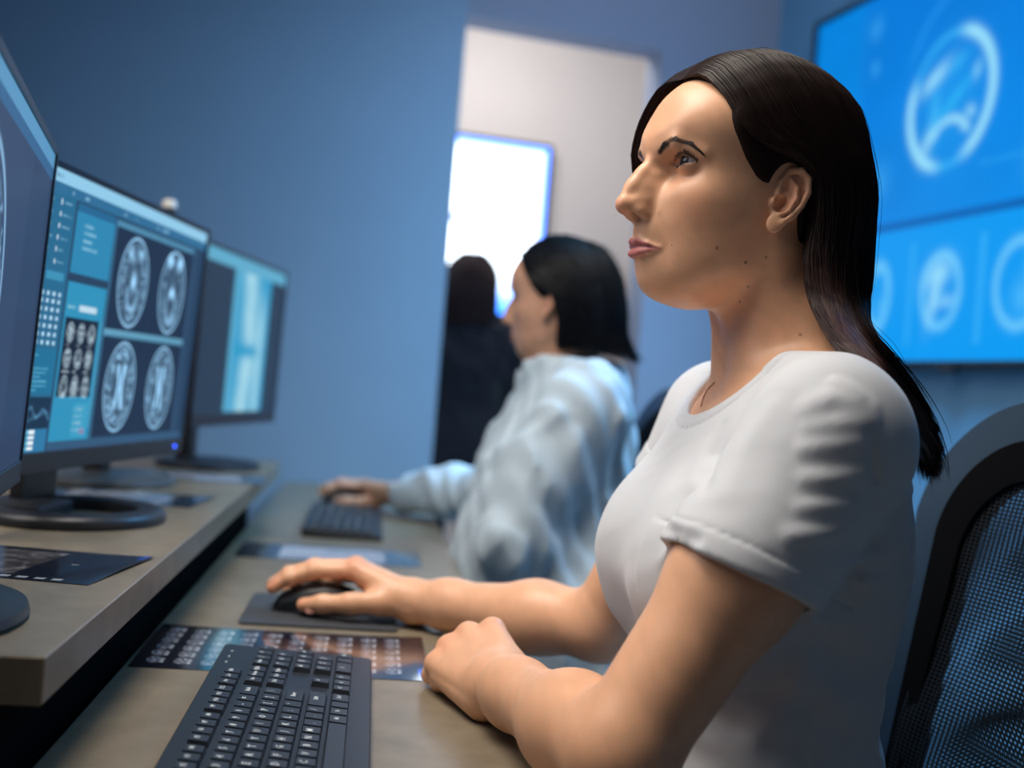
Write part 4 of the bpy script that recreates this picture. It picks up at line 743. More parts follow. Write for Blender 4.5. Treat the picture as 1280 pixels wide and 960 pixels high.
# ================================================================ bodies
def self_near(P, c, r, f):
    """f near the ball (c, r); a safe lower bound far from it"""
    b = np.sqrt(((P - np.asarray(c, np.float32)) ** 2).sum(-1)) - r; m = b < 0.035; out = np.maximum(b, 0.03)
    if m.any(): out[m] = f(P[m])
    return out
class Body:
    """a seated woman; frames and joints given in the world (metres)"""
    def __init__(s, O, head_yaw, pitch, B0, body_yaw, joints, zt, rollh=0.0, neck=None, bust=1.0):
        s.O = np.array(O); s.H = head_frame(O, head_yaw, pitch, rollh); s.B0 = np.array(B0); a = R(body_yaw); s.Bf = np.array([-math.cos(a), -math.sin(a), 0]); s.Bl = np.array([math.sin(a), -math.cos(a), 0]); s.Bm = np.stack([s.Bf, s.Bl, [0, 0, 1.0]]); s.J = {k: np.array(v, float) for k, v in joints.items()}; s.zt = zt; s.bust = bust
        s.hands = []; s.neck = neck
    def hl(s, P): return ((P - s.O.astype(np.float32)) * 100) @ s.H.T.astype(np.float32)
    def hw(s, q): return np.asarray(q) * 0.01 @ s.H + s.O
    def bl(s, P): return (P - s.B0.astype(np.float32)) @ s.Bm.T.astype(np.float32)
    def bw(s, q): return np.asarray(q) @ s.Bm + s.B0
    def torso(s, P):
        q = s.bl(P); z = q[:, 2]; t = s.zt
        lo = spl(t['z'], t['back'], z); hi = spl(t['z'], t['front'], z); b = spl(t['z'], t['w'], z); c = (lo + hi) / 2; a = (hi - lo) / 2; x = (q[:, 0] - c) / a; y = q[:, 1] / b
        e = 2.35; rr = (np.abs(x) ** e + np.abs(y) ** e) ** (1 / e); d = (rr - 1) * np.minimum(a, b) * 0.85; d = smax(d, z - t['z'][-1], 0.02); d = smax(d, t['z'][0] - z, 0.05)
        if s.bust > 0:
            for sd in (-1, 1): d = smin(d, ell(q, (t['bf'], sd * 0.072, t['bz']), (0.062, 0.066, 0.068)), 0.05)
            d = smin(d, cone(q, (t['bf'] - 0.005, -0.05, t['bz'] + 0.01), (t['bf'] - 0.005, 0.05, t['bz'] + 0.01), 0.045, 0.045), 0.05)
        # neck and shoulders
        n0, n1 = s.bw(s.neck[0]), s.bw(s.neck[1]); d = smin(d, cone(P, n0, n1, 0.056, 0.049), 0.04)
        for k in ('L', 'R'):
            sh = s.J['sh' + k]; d = smin(d, cone(P, s.bw(s.neck[0]) + np.array([0, 0, -0.015]), sh + np.array([0, 0, 0.008]), 0.052, 0.044), 0.05)
        return d
    def arm(s, P, k, grow=0.0):
        J = s.J; sh, el, wr = J['sh' + k], J['el' + k], J['wr' + k]; mid = sh * 0.55 + el * 0.45
        d = chain(P, [sh, mid, el], [0.050 + grow, 0.045 + grow, 0.038 + grow], 0.03); f1 = el * 0.68 + wr * 0.32
        d = smin(d, chain(P, [el, f1, wr * 0.8 + el * 0.2, wr], [0.038 + grow, 0.0385 + grow, 0.0275 + grow, 0.0235 + grow], 0.025), 0.018); return d
    def trunk(s, P):
        up = s.hw((-2.2, 0, -1.5)); nb = s.bw(s.neck[1]); n0 = s.bw(s.neck[0]); d = chain(P, [n0, nb, up], [0.052, 0.0490, 0.052], 0.03)
        d = smin(d, self_near(P, s.bw((0, 0, 0.80)), 0.52, s.torso), 0.035)
        for k in ('L', 'R'): d = smin(d, chain(P, [s.J['sh' + k], s.J['sh' + k] * 0.7 + s.J['el' + k] * 0.3], [0.050, 0.046], 0.03), 0.03)
        return d
    def skin(s, P, detail=True):
        hd = self_near(P, s.hw((0, 0, 2)), 0.165, lambda Q: head_sdf(s.hl(Q), detail) * 0.01)
        up = s.hw((-2.2, 0, -1.5)); nb = s.bw(s.neck[1]); n0 = s.bw(s.neck[0]); nk = chain(P, [n0, nb, up], [0.052, 0.0490, 0.052], 0.03); d = smin(hd, nk, 0.018)
        if s.neck_detail:
            J1 = s.hw((-2.2, 5.6, -2.5)); J2 = s.bw(s.neck[2]); d = smin(d, cone(P, J1, J2, 0.008, 0.008), 0.022)     # the strap muscle of the near side
            J1 = s.hw((-2.2, -5.6, -2.5)); J2 = s.bw(np.array(s.neck[2]) * [1, -1, 1]); d = smin(d, cone(P, J1, J2, 0.008, 0.008), 0.022)
        d = smin(d, self_near(P, s.bw((0, 0, 0.80)), 0.52, s.torso), 0.035)
        for k in ('L', 'R'):
            c = s.J['el' + k] * 0.6 + (s.J['sh' + k] + s.J['wr' + k]) * 0.2; rad = max(np.linalg.norm(c - s.J[j + k]) for j in ('sh', 'el', 'wr')) + 0.06; d = smin(d, self_near(P, c, rad, lambda Q: s.arm(Q, k)), 0.03)
        for h in s.hands: d = smin(d, h(P), 0.012)
        return d
    neck_detail = True
def hand_sdf(wr, mcp, fingers, thumb, wr_r=0.026, palm_down=(0, 0, -1)):
    """wr wrist; mcp 4 knuckles (index..little); fingers: 4 lists of following joints; thumb: list of joints from its root"""
    wr = np.array(wr, float); mcp = [np.array(m, float) for m in mcp]; dn = np.array(palm_down, float)
    cen = (mcp[0] + mcp[3]) / 2 * 0.6 + wr * 0.4
    rad = [0.0098, 0.0100, 0.0094, 0.0082]
    def f(P):
        near = np.sqrt(((P - cen.astype(np.float32)) ** 2).sum(-1)); out = near - 0.14; m = near < 0.20
        if not m.any(): return out
        Q = P[m]; d = None
        for i, k in enumerate(mcp):       # metacarpals
            w0 = wr + (k - (mcp[1] + mcp[2]) / 2) * 0.45; e = cone(Q, w0, k, 0.0185, 0.0135 if i < 3 else 0.0125); e = np.minimum(e, cone(Q, w0 + dn * 0.008, k * 0.85 + w0 * 0.15 + dn * 0.006, 0.018, 0.012)); d = e if d is None else smin(d, e, 0.010)
        d = smin(d, sph(Q, wr, wr_r), 0.02)
        for i, (k, fg) in enumerate(zip(mcp, fingers)):
            pts = [k] + [np.array(x, float) for x in fg]; r = rad[i]; rr = [r * 1.12, r * 1.0, r * 0.92, r * 0.80][:len(pts)]; e = chain(Q, pts, rr, 0.004)
            for p in pts[1:-1]: e = smin(e, sph(Q, p, r * 1.04), 0.004)
            d = smin(d, e, 0.0055)
        th = [np.array(x, float) for x in thumb]; e = chain(Q, [wr * 0.6 + th[0] * 0.4] + th, [0.017, 0.0150, 0.0120, 0.0105, 0.0090][:len(th) + 1], 0.008); d = smin(d, e, 0.012)
        for k in mcp: d = smin(d, sph(Q, k - dn * 0.0035, 0.0095), 0.007)
        out[m] = np.where(near[m] < 0.16, d, out[m].clip(0.01)); return out
    return f
def build_skin(s, name, parent, res, regions, base, lip, brow, material, spots=(), detail=True):
    """regions: list of (lo,hi,h, keep(V) mask) meshed one by one and joined into the one skin"""
    VV, QQ, off = [], [], 0
    for lo, hi, h in regions:
        V, Q = nets(lambda P: s.skin(P, detail), lo, hi, h); VV.append(V); QQ.append(Q + off); off += len(V)
    V = np.concatenate(VV); Q = np.concatenate(QQ); o = npmesh(name, V, Q, material, parent)
    C = skin_colour(s.hl(V.astype(np.float32)).astype(float), base, lip, brow)
    for p, r, c in spots:
        k = 0.85 * (1 - sst(0.5, 1.0, np.linalg.norm(V - p, axis=1) / r)); C = C * (1 - k[:, None]) + np.array(c[:3]) * k[:, None]
    for p, r in s.reds if hasattr(s, 'reds') else ():
        k = 0.5 * np.exp(-(np.linalg.norm(V - p, axis=1) / r) ** 2); C = C * (1 - k[:, None]) + np.array(base[:3]) * np.array([1.0, 0.62, 0.58]) * k[:, None]
    vcol(o, C); return o
# ---------------------------------------------------------------- the woman in the white T-shirt
HW = empty('person', (0.24, 1.01, 0), 0, 'woman with long dark hair in a white T-shirt, one hand on a mouse', 'person')
HW.location = (0, 0, 0)
J1 = dict(shL=(0.244, 0.852, 1.026), elL=(0.098, 0.800, 0.790), wrL=(0.008, 1.030, 0.774), shR=(0.222, 1.180, 1.028), elR=(0.122, 1.262, 0.787), wrR=(-0.100, 1.402, 0.772))
J1 = {k: np.array(v) for k, v in J1.items()}
ZT1 = dict(z=[0.44, 0.52, 0.60, 0.68, 0.75, 0.80, 0.86, 0.92, 0.98, 1.03, 1.075], back=[-.12, -.130, -.130, -.118, -.100, -.094, -.103, -.108, -.098, -.080, -.055], front=[.10, .112, .112, .103, .093, .088, .090, .096, .090, .070, .03], w=[.165, .178, .176, .155, .132, .126, .133, .146, .148, .128, .075], bf=0.062, bz=0.898)
W1 = Body((0.184, 1.016, CAMZ + 0.169), 20, 9, (0.235, 1.012, 0), 8, J1, ZT1, neck=[(-0.044, 0, 1.055), (-0.020, 0, 1.115), (0.030, 0.018, 1.045)])
h_left = hand_sdf(J1['wrL'], [(0.000, 1.118, 0.801), (-0.0235, 1.126, 0.793), (-0.0415, 1.121, 0.780), (-0.0520, 1.108, 0.766)],
    [[(0.002, 1.146, 0.772), (0.002, 1.124, 0.757), (0.002, 1.104, 0.760)], [(-0.024, 1.154, 0.768), (-0.022, 1.130, 0.753), (-0.020, 1.110, 0.757)], [(-0.046, 1.146, 0.760), (-0.040, 1.122, 0.751), (-0.036, 1.104, 0.756)], [(-0.058, 1.124, 0.752), (-0.048, 1.106, 0.749), (-0.040, 1.094, 0.754)]],
    [(0.026, 1.060, 0.775), (0.032, 1.092, 0.768), (0.022, 1.120, 0.760)], 0.0225, (-0.25, 0, -0.97))
h_right = hand_sdf(J1['wrR'], [(-0.178, 1.418, 0.800), (-0.180, 1.439, 0.801), (-0.176, 1.459, 0.794), (-0.168, 1.477, 0.784)],
    [[(-0.230, 1.413, 0.7965), (-0.260, 1.411, 0.785), (-0.280, 1.410, 0.772)], [(-0.234, 1.438, 0.798), (-0.265, 1.437, 0.786), (-0.285, 1.437, 0.772)], [(-0.228, 1.466, 0.788), (-0.256, 1.468, 0.770), (-0.270, 1.467, 0.756)], [(-0.210, 1.490, 0.778), (-0.232, 1.491, 0.762), (-0.248, 1.488, 0.752)]],
    [(-0.142, 1.388, 0.768), (-0.176, 1.380, 0.766), (-0.212, 1.384, 0.762), (-0.236, 1.392, 0.757)], 0.0205, (0, 0, -1))
W1.hands = [h_left, h_right]
M['skin1'] = skin_material('skin_olive', 0.40, 0.14)
SKIN1 = srgb(236, 180, 142); LIP1 = srgb(196, 110, 114); BROW1 = srgb(38, 26, 24)
_sp = ((896, 310, 0.0016), (932, 328, 0.0018), (935, 358, 0.0014), (925, 377, 0.0012), (1000, 418, 0.0014), (957, 322, 0.0012), (840, 306, 0.0009))
SPOTS1 = [(p, r[2], srgb(92, 52, 40)) for p, r in zip(march(lambda P: W1.skin(P, False), [q[:2] for q in _sp], 0.75), _sp)]
W1.reds = [(np.array([-0.283, 1.410, 0.774]), 0.014), (np.array([-0.236, 1.392, 0.757]), 0.012), (np.array([-0.04, 1.122, 0.78]), 0.022), (np.array([0.0, 1.118, 0.80]), 0.015), (np.array([-0.18, 1.42, 0.808]), 0.02)]
body1 = build_skin(W1, 'body', HW, 0, [((0.03, 0.80, 1.036), (0.36, 1.24, 1.40), 0.0015), ((-0.32, 0.70, 0.69), (0.45, 1.53, 1.0385), 0.0023)], SKIN1, LIP1, BROW1, M['skin1'], SPOTS1)
for sd in (1, -1): eyeball(HW, W1.O, W1.H, sd, (0.028, 0.034, 0.046), (1, 0.22, 0.0))
# ---------------------------------------------------------------- white T-shirt
def fabric(name, col, scale=1400, bump=0.12, rough=0.85, thin=0.0):
    m, nt, b = nodemat(name); tc = nt.nodes.new('ShaderNodeTexCoord'); b.inputs['Base Color'].default_value = col; b.inputs['Roughness'].default_value = rough; b.inputs['Sheen Weight'].default_value = 0.25; b.inputs['Sheen Roughness'].default_value = 0.5; b.inputs['Specular IOR Level'].default_value = 0.2
    b.inputs['Subsurface Weight'].default_value = 0.06; b.inputs['Subsurface Scale'].default_value = 0.01
    n = nt.nodes.new('ShaderNodeTexNoise'); n.inputs['Scale'].default_value = scale; n.inputs['Detail'].default_value = 2; nt.links.new(tc.outputs['Object'], n.inputs['Vector'])
    n2 = nt.nodes.new('ShaderNodeTexNoise'); n2.inputs['Scale'].default_value = 38; n2.inputs['Detail'].default_value = 3; nt.links.new(tc.outputs['Object'], n2.inputs['Vector'])
    ad = nt.nodes.new('ShaderNodeMath'); ad.operation = 'MULTIPLY_ADD'; nt.links.new(n2.outputs['Fac'], ad.inputs[0]); ad.inputs[1].default_value = 1.3; nt.links.new(n.outputs['Fac'], ad.inputs[2])
    bp = nt.nodes.new('ShaderNodeBump'); bp.inputs['Strength'].default_value = bump; bp.inputs['Distance'].default_value = 0.0012; nt.links.new(ad.outputs[0], bp.inputs['Height']); nt.links.new(bp.outputs['Normal'], b.inputs['Normal']); return m
M['tshirt'] = fabric('white_jersey', srgb(208, 211, 215))
def unit(v): v = np.asarray(v, float); return v / np.linalg.norm(v)
NECK_N = unit(np.array([math.sin(R(36)), 0, math.cos(R(36))]) @ W1.Bm); NECK_U = unit(np.array([math.cos(R(36)), 0, -math.sin(R(36))]) @ W1.Bm); NECK_P = W1.bw((0.004, 0, 1.083))
def neck_hole(P):
    """distance to the slanted oval tube round the neck, and height along it"""
    q = P - NECK_P.astype(np.float32); u = q @ NECK_U.astype(np.float32); v = q @ W1.Bl.astype(np.float32); n = q @ NECK_N.astype(np.float32); a, b_ = 0.084, 0.080; rho = np.sqrt((u / a) ** 2 + (v / b_) ** 2); return (rho - 1) * b_ * 1.05, n
axL = unit(J1['elL'] - J1['shL']); HEM_L = J1['shL'] + axL * 0.128; HEM_NL = unit(np.array([-0.36, -0.12, -0.92]))
axR = unit(J1['elR'] - J1['shR']); HEM_R = J1['shR'] + axR * 0.075
SLEEVES = (('L', HEM_L, HEM_NL), ('R', HEM_R, axR))
def sleeve(P, k, g): g = g - (0.006 if k == 'R' else 0.0); sh, el = J1['sh' + k], J1['el' + k]; return chain(P, [sh + np.array([0, 0, -0.01]), sh * 0.55 + el * 0.45, el], [0.049 + g, 0.0525 + g, 0.050 + g], 0.03)
def shirt_base(P):
    d = W1.trunk(P) - 0.0055
    for k, hem, hn in SLEEVES:
        q = (P - hem.astype(np.float32)) @ hn.astype(np.float32); sl = smax(sleeve(P, k, 0.003), q, 0.004)
        d = smin(d, sl, 0.022)
    return d
FOLDS = []   # (polyline in the picture, height, width): pulled creases, laid on the cloth where they are seen
for pts, a, w_ in ((((1003, 512), (1040, 498), (1092, 512)), 0.0060, 0.010), (((1008, 536), (1050, 530), (1095, 528)), 0.0050, 0.0075), (((1000, 562), (1045, 556), (1082, 552)), 0.0045, 0.0075), (((1003, 600), (1045, 598), (1082, 592)), 0.0040, 0.0075), (((998, 637), (1040, 634), (1076, 630)), 0.0040, 0.007), (((985, 672), (1030, 668), (1070, 652)), 0.0055, 0.0075),
                   (((1100, 630), (1122, 622), (1138, 612)), 0.0040, 0.006), (((1040, 708), (1085, 698), (1130, 682)), 0.0035, 0.006), (((1035, 730), (1085, 728), (1140, 718)), 0.0030, 0.006),
                   (((1086, 545), (1092, 590), (1090, 680)), -0.0030, 0.004), (((905, 530), (893, 565), (882, 612)), -0.0035, 0.006), (((1040, 475), (1062, 486), (1078, 500)), 0.004, 0.006),
                   (((832, 662), (850, 672), (872, 676)), -0.0060, 0.006), (((965, 505), (930, 560), (905, 620)), 0.0020, 0.012), (((880, 560), (868, 600), (850, 650)), 0.0022, 0.010),
                   (((1000, 770), (1060, 782), (1130, 760)), 0.0030, 0.008), (((1000, 840), (1050, 870), (1100, 880)), 0.0045, 0.012), (((985, 905), (1040, 890), (1095, 925)), 0.0045, 0.012), (((1000, 800), (1050, 815), (1110, 830)), -0.003, 0.010), (((940, 930), (985, 880), (1010, 820)), 0.004, 0.012), (((1060, 940), (1085, 900), (1105, 850)), 0.005, 0.010)):
    FOLDS.append((pts, a, w_))
_all = march(shirt_base, [q for f in FOLDS for q in f[0]], 0.6, 1.4); _k = 0
for _i, (pts, a, w_) in enumerate(FOLDS): FOLDS[_i] = (_all[_k:_k + len(pts)], a, w_); _k += len(pts)
def shirt_sdf(P):
    d = shirt_base(P); m = np.abs(d) < 0.016
    if m.any():
        Q = P[m]; e = np.zeros(len(Q), np.float32)
        for q, a, w_ in FOLDS:
            L_ = np.linalg.norm(q[-1] - q[0]); c = ((q[0] + q[-1]) / 2).astype(np.float32); ix = np.flatnonzero(np.abs(Q - c).max(1) < L_ * 0.68); S_ = Q[ix]; g = None
            for p0, p1 in zip(q, q[1:]):
                s_, t = seg_dist(S_, p0, p1); g = s_ if g is None else np.minimum(g, s_)
            fade = np.clip(1.15 - (np.sqrt(((S_ - c) ** 2).sum(-1)) / (L_ * 0.62)) ** 2, 0, 1); e[ix] += a * np.exp(-(g / w_) ** 2) * fade
        e += 0.0016 * (vnoise(Q[:, 0] * 24 + Q[:, 1] * 9 + 30, Q[:, 2] * 34 + Q[:, 1] * 15 + 30, 3, 2) - 0.5)
        e += 0.0012 * np.sin(Q[:, 2] * 150 + Q[:, 0] * 60) * np.exp(-((Q[:, 2] - 0.80) / 0.06) ** 2)
        # neckband, sleeve hems, side seam
        nh, nz = neck_hole(Q); e += 0.0010 * sst(0.0150, 0.0135, nh) if False else 0.0010 * (1 - sst(0.0135, 0.0150, nh)) - 0.0013 * np.exp(-((nh - 0.0150) / 0.0013) ** 2)
        for k, hem, hn in SLEEVES:
            hq = (Q - hem.astype(np.float32)) @ hn.astype(np.float32); nr = np.sqrt(((Q - hem.astype(np.float32)) ** 2).sum(-1)) < 0.11; e += nr * (0.0008 * sst(-0.0185, -0.017, hq) - 0.0012 * np.exp(-((hq + 0.0185) / 0.0013) ** 2))
        b = W1.bl(Q); e -= 0.0010 * np.exp(-((b[:, 0] + 0.005) / 0.0015) ** 2) * (b[:, 1] > 0.05) * (b[:, 2] < 0.90)
        d[m] -= e
    nh, nz = neck_hole(P); d = smax(d, -np.maximum(nh, -(nz + 0.07)), 0.002)
    d = smax(d, P[:, 2] - 1.094, 0.003); d = np.maximum(d, -(P[:, 2] - 0.575))
    for k, hem, hn in SLEEVES:                    # hollow sleeve ends
        q = (P - hem.astype(np.float32)) @ hn.astype(np.float32); hol = np.maximum(sleeve(P, k, -0.0055), -(q + 0.035)); d = smax(d, -hol, 0.0015); m = hol < 0.008
        if m.any(): d[m] = np.minimum(d[m], W1.torso(P[m]) - 0.0058)
    return d
V, Q = nets(shirt_sdf, (0.03, 0.72, 0.57), (0.44, 1.30, 1.16), 0.0024); npmesh('t_shirt', V, Q, M['tshirt'], HW)
# trousers
M['trousers'] = fabric('dark_trousers', srgb(34, 37, 46))
def trouser_sdf(P):
    d = self_near(P, W1.bw((0, 0, 0.55)), 0.33, lambda Q: np.maximum(W1.torso(Q) - 0.004, Q[:, 2] - 0.70))
    for sd in (-1, 1):
        hp = W1.bw((-0.01, sd * 0.085, 0.52)); kn = W1.bw((0.40, sd * 0.11, 0.56)); an = W1.bw((0.34, sd * 0.10, 0.09)); d = smin(d, chain(P, [hp, kn], [0.088, 0.062], 0.03), 0.04); d = smin(d, chain(P, [kn, an], [0.060, 0.045], 0.02), 0.03)
    return d
V, Q = nets(trouser_sdf, (-0.35, 0.65, 0.03), (0.50, 1.35, 0.72), 0.008); npmesh('trousers', V, Q, M['trousers'], HW)
M['shoe'] = mat('shoe_leather', srgb(24, 24, 26), 0.4, noise=0.1)
for sd in (-1, 1):
    p = W1.bw((0.34, sd * 0.10, 0)); q = W1.bw((0.50, sd * 0.11, 0)); V, Q = nets(lambda P: np.maximum(smin(cone(P, (*p[:2], 0.05), (*q[:2], 0.03), 0.045, 0.036), cone(P, (*p[:2], 0.05), (*p[:2], 0.10), 0.045, 0.048), 0.02), -P[:, 2] + 0.002), (p[0] - 0.3, p[1] - 0.25, -0.01), (p[0] + 0.12, p[1] + 0.2, 0.16), 0.006); npmesh('shoe', V, Q, M['shoe'], HW)
# fine necklace chain inside the collar
b = BM(); b.tube(list(march(lambda P: W1.skin(P, False) - 0.0012, ((893, 478), (884, 487), (879, 497), (876, 508)), 0.75)), 0.0005, 6); b.obj('necklace', mat('gold_chain', srgb(176, 122, 78), 0.35, metal=0.6), HW, True)
# ---------------------------------------------------------------- hair: guide curves, strands laid between them, and the dense under-layer
def hair_mat(name, col, rough=0.42):
    m, nt, b = nodemat(name); a = nt.nodes.new('ShaderNodeVertexColor'); a.layer_name = 'Col'; nt.links.new(a.outputs['Color'], b.inputs['Base Color'])
    b.inputs['Roughness'].default_value = rough; b.inputs['Specular IOR Level'].default_value = 0.22; return m
def crom(G, t):
    """Catmull-Rom through rows G (k,...,3) at parameters t in 0..1"""
    k = len(G) - 1; x = np.clip(t, 0, 1) * k; i = np.minimum(x.astype(int), k - 1); f = (x - i).reshape(-1, *([1] * (G.ndim - 1))); g = lambda j: G[np.clip(j, 0, k)]
    p0, p1, p2, p3 = g(i - 1), g(i), g(i + 1), g(i + 2); return 0.5 * (2 * p1 + (p2 - p0) * f + (2 * p0 - 5 * p1 + 4 * p2 - p3) * f * f + (3 * p1 - p0 - 3 * p2 + p3) * f ** 3)
def hair_system(guides, n, parent, material, col, centre, layer=(-0.004, 0.003), rad=0.00042, pts=30, wob=0.0012, seed=1, colf=None, under=0.004, fly=40, vmin=0.0, name='hair', tipfray=0.004, nu=70, nv=48):
    """guides (u rows, v stages, 3) in the world"""
    g = np.random.default_rng(seed); G = np.asarray(guides, float); centre = np.asarray(centre)
    u = g.random(n); lay = g.uniform(layer[0], layer[1], n); curves = []; rads = []; cols = []
    vs_ = np.linspace(vmin, 1, pts); rows = crom(G, u)                                   # n, stages, 3
    S = crom(rows.transpose(1, 0, 2), vs_).transpose(1, 0, 2)                           # n, pts, 3
    out = S - centre; out[:, :, 2] *= 0.6; out /= np.linalg.norm(out, axis=2)[..., None] + 1e-9
    ph = g.random((n, 3)) * 6.28; fr = 1.5 + 2.5 * g.random((n, 3)); amp = wob * (0.3 + g.random((n, 1))); tt = vs_[None, :]
    W_ = np.stack([np.sin(tt * fr[:, k:k + 1] * 6.28 + ph[:, k:k + 1]) * amp * sst(0.05, 0.5, tt) for k in range(3)], -1)
    S = S + out * lay[:, None, None] * sst(0, 0.12, tt)[..., None] + W_ + (g.normal(size=(n, 1, 3)) * tipfray) * (sst(0.55, 1.0, tt)[..., None])
    cut = g.uniform(0.84, 1.0, n)
    for i in range(n):
        k = max(6, int(pts * cut[i])); curves.append(S[i, :k]); rads.append(rad * (0.7 + 0.6 * g.random()))
    for i in range(fly):
        j = g.integers(n); k = pts - g.integers(0, pts // 3); f = S[j, :k].copy(); a = np.linspace(0, 1, k)[:, None]; f += out[j, :k] * (0.002 + 0.008 * g.random()) * np.sin(a * 3.1) + g.normal(size=3) * 0.007 * a; curves.append(f); rads.append(rad * 0.45)
    o = tag(tubes(name, curves, rads, material, parent), kind='stuff')
    C = []
    for i, c in enumerate(curves):
        v = np.linspace(vmin, 1, pts)[:len(c)]; base = np.array(col[:3]) * (0.75 + 0.5 * g.random())
        cc = np.tile(base, (len(c), 1)); cc = colf(cc, u[i] if i < n else 0.5, v) if colf else cc; C.append(np.repeat(cc, 3, 0))
    vcol(o, np.concatenate(C))
    # under-layer sheet
    U, Vv = np.linspace(0, 1, nu), np.linspace(vmin, 0.90, nv); rr = crom(G, U); S2 = crom(rr.transpose(1, 0, 2), Vv).transpose(1, 0, 2); ou = S2 - centre; ou[:, :, 2] *= 0.6; ou /= np.linalg.norm(ou, axis=2)[..., None]; S2 = S2 - ou * under
    i = (np.arange(nu - 1)[:, None] * nv + np.arange(nv - 1)[None]).ravel(); Q = np.stack([i, i + 1, i + nv + 1, i + nv], 1); p = npmesh('hair_underlayer', S2.reshape(-1, 3), Q, M['hair_dense'], parent); vcol(p, np.tile(np.array(col[:3]) * 0.8, (nu * nv, 1)))
    sd = p.modifiers.new('thickness', 'SOLIDIFY'); sd.thickness = 0.004; sd.offset = 0
    return o
M['hair1'] = hair_mat('dark_brown_hair', None)
HAIR1 = srgb(40, 27, 24)
def c2w(rows): return [W1.hw(q) for q in rows]
M['hair_dense'] = hair_mat('dense_under_hair', None, 0.75); M['hair_dense'].node_tree.nodes['Principled BSDF'].inputs['Specular IOR Level'].default_value = 0.1
def hp(rows):
    """points of the hanging hair: at the given depth, or lying on the neck and shirt where those come nearer"""
    m = march(lambda P: np.minimum(shirt_base(P), W1.skin(P, False)), [r[:2] for r in rows], 0.6, 1.6); out = []
    for (x, y, d), q in zip(rows, m): out.append(at(x, y, min(d, q[1] - 0.015) if q[1] < 1.5 else d))
    return out
near = [
 c2w([(7.75, 0.1, 11.0), (7.2, 2.8, 10.9), (5.8, 5.1, 8.9), (4.2, 6.6, 6.3), (1.6, 7.35, 5.3), (-1.7, 8.1, 5.0), (-3.3, 7.8, 1.4), (-3.3, 7.1, -3.0)]) + hp([(1004, 378, 0.955), (1030, 428, 0.972), (1076, 457, 0.985), (1130, 508, 0.995), (1152, 560, 1.0), (1162, 602, 1.0)]),
 c2w([(6.3, 0.08, 13.1), (5.7, 3.3, 12.6), (4.1, 6.1, 9.9), (2.0, 7.3, 6.9), (-0.3, 8.0, 5.6), (-3.0, 8.4, 3.8), (-4.1, 8.2, 0.5), (-4.5, 7.6, -3.6)]) + hp([(1030, 385, 0.955), (1046, 430, 0.972), (1082, 458, 0.985), (1135, 508, 0.995), (1155, 560, 1.0), (1164, 604, 1.0)]),
 c2w([(4.0, 0.08, 14.8), (3.2, 3.7, 14.1), (1.6, 6.5, 11.6), (-0.8, 7.9, 8.2), (-3.0, 8.5, 5.9), (-5.0, 8.6, 3.0), (-5.8, 8.3, -0.5), (-6.0, 7.6, -4.4)]) + hp([(1050, 392, 0.965), (1062, 430, 0.978), (1092, 458, 0.99), (1140, 508, 1.0), (1155, 558, 1.0), (1165, 606, 1.0)]),
 c2w([(0.8, 0.08, 15.8), (-0.6, 3.8, 15.0), (-2.7, 6.5, 12.3), (-5.0, 7.5, 8.8), (-6.8, 8.0, 6.0), (-8.0, 7.9, 2.6), (-8.5, 7.5, -1.3), (-8.6, 6.8, -5.4)]) + hp([(1072, 398, 0.985), (1082, 430, 0.99), (1106, 458, 1.0), (1144, 508, 1.01), (1160, 556, 1.01), (1167, 606, 1.005)]),
 c2w([(-2.8, 0.08, 15.6), (-5.1, 3.0, 14.5), (-7.6, 4.9, 12.0), (-9.2, 5.6, 8.2), (-10.4, 5.8, 5.0), (-11.0, 5.8, 1.5), (-12.0, 5.5, -2.5), (-12.2, 5.0, -6.5)]) + hp([(1090, 402, 1.01), (1096, 432, 1.012), (1120, 458, 1.015), (1152, 508, 1.02), (1166, 555, 1.02), (1170, 606, 1.01)]),
 c2w([(-5.4, 0.1, 14.7), (-8.3, 0.2, 13.0), (-10.6, 0.2, 10.0), (-11.5, 0.2, 6.4), (-12.0, 0.2, 3.2), (-12.2, 0.1, -0.2), (-12.6, 0, -4.0), (-12.6, 0, -8.0)]) + hp([(1092, 412, 1.05), (1100, 440, 1.05), (1124, 465, 1.05), (1152, 512, 1.045), (1164, 558, 1.04), (1168, 606, 1.03)])]
low = [at(1084, 415, 1.09), at(1092, 440, 1.09), at(1116, 468, 1.085), at(1144, 516, 1.075), at(1156, 560, 1.065), at(1162, 604, 1.05)]
def mirror(rows, dx=0.0): return [(x + dx, -y, z) for x, y, z in rows]
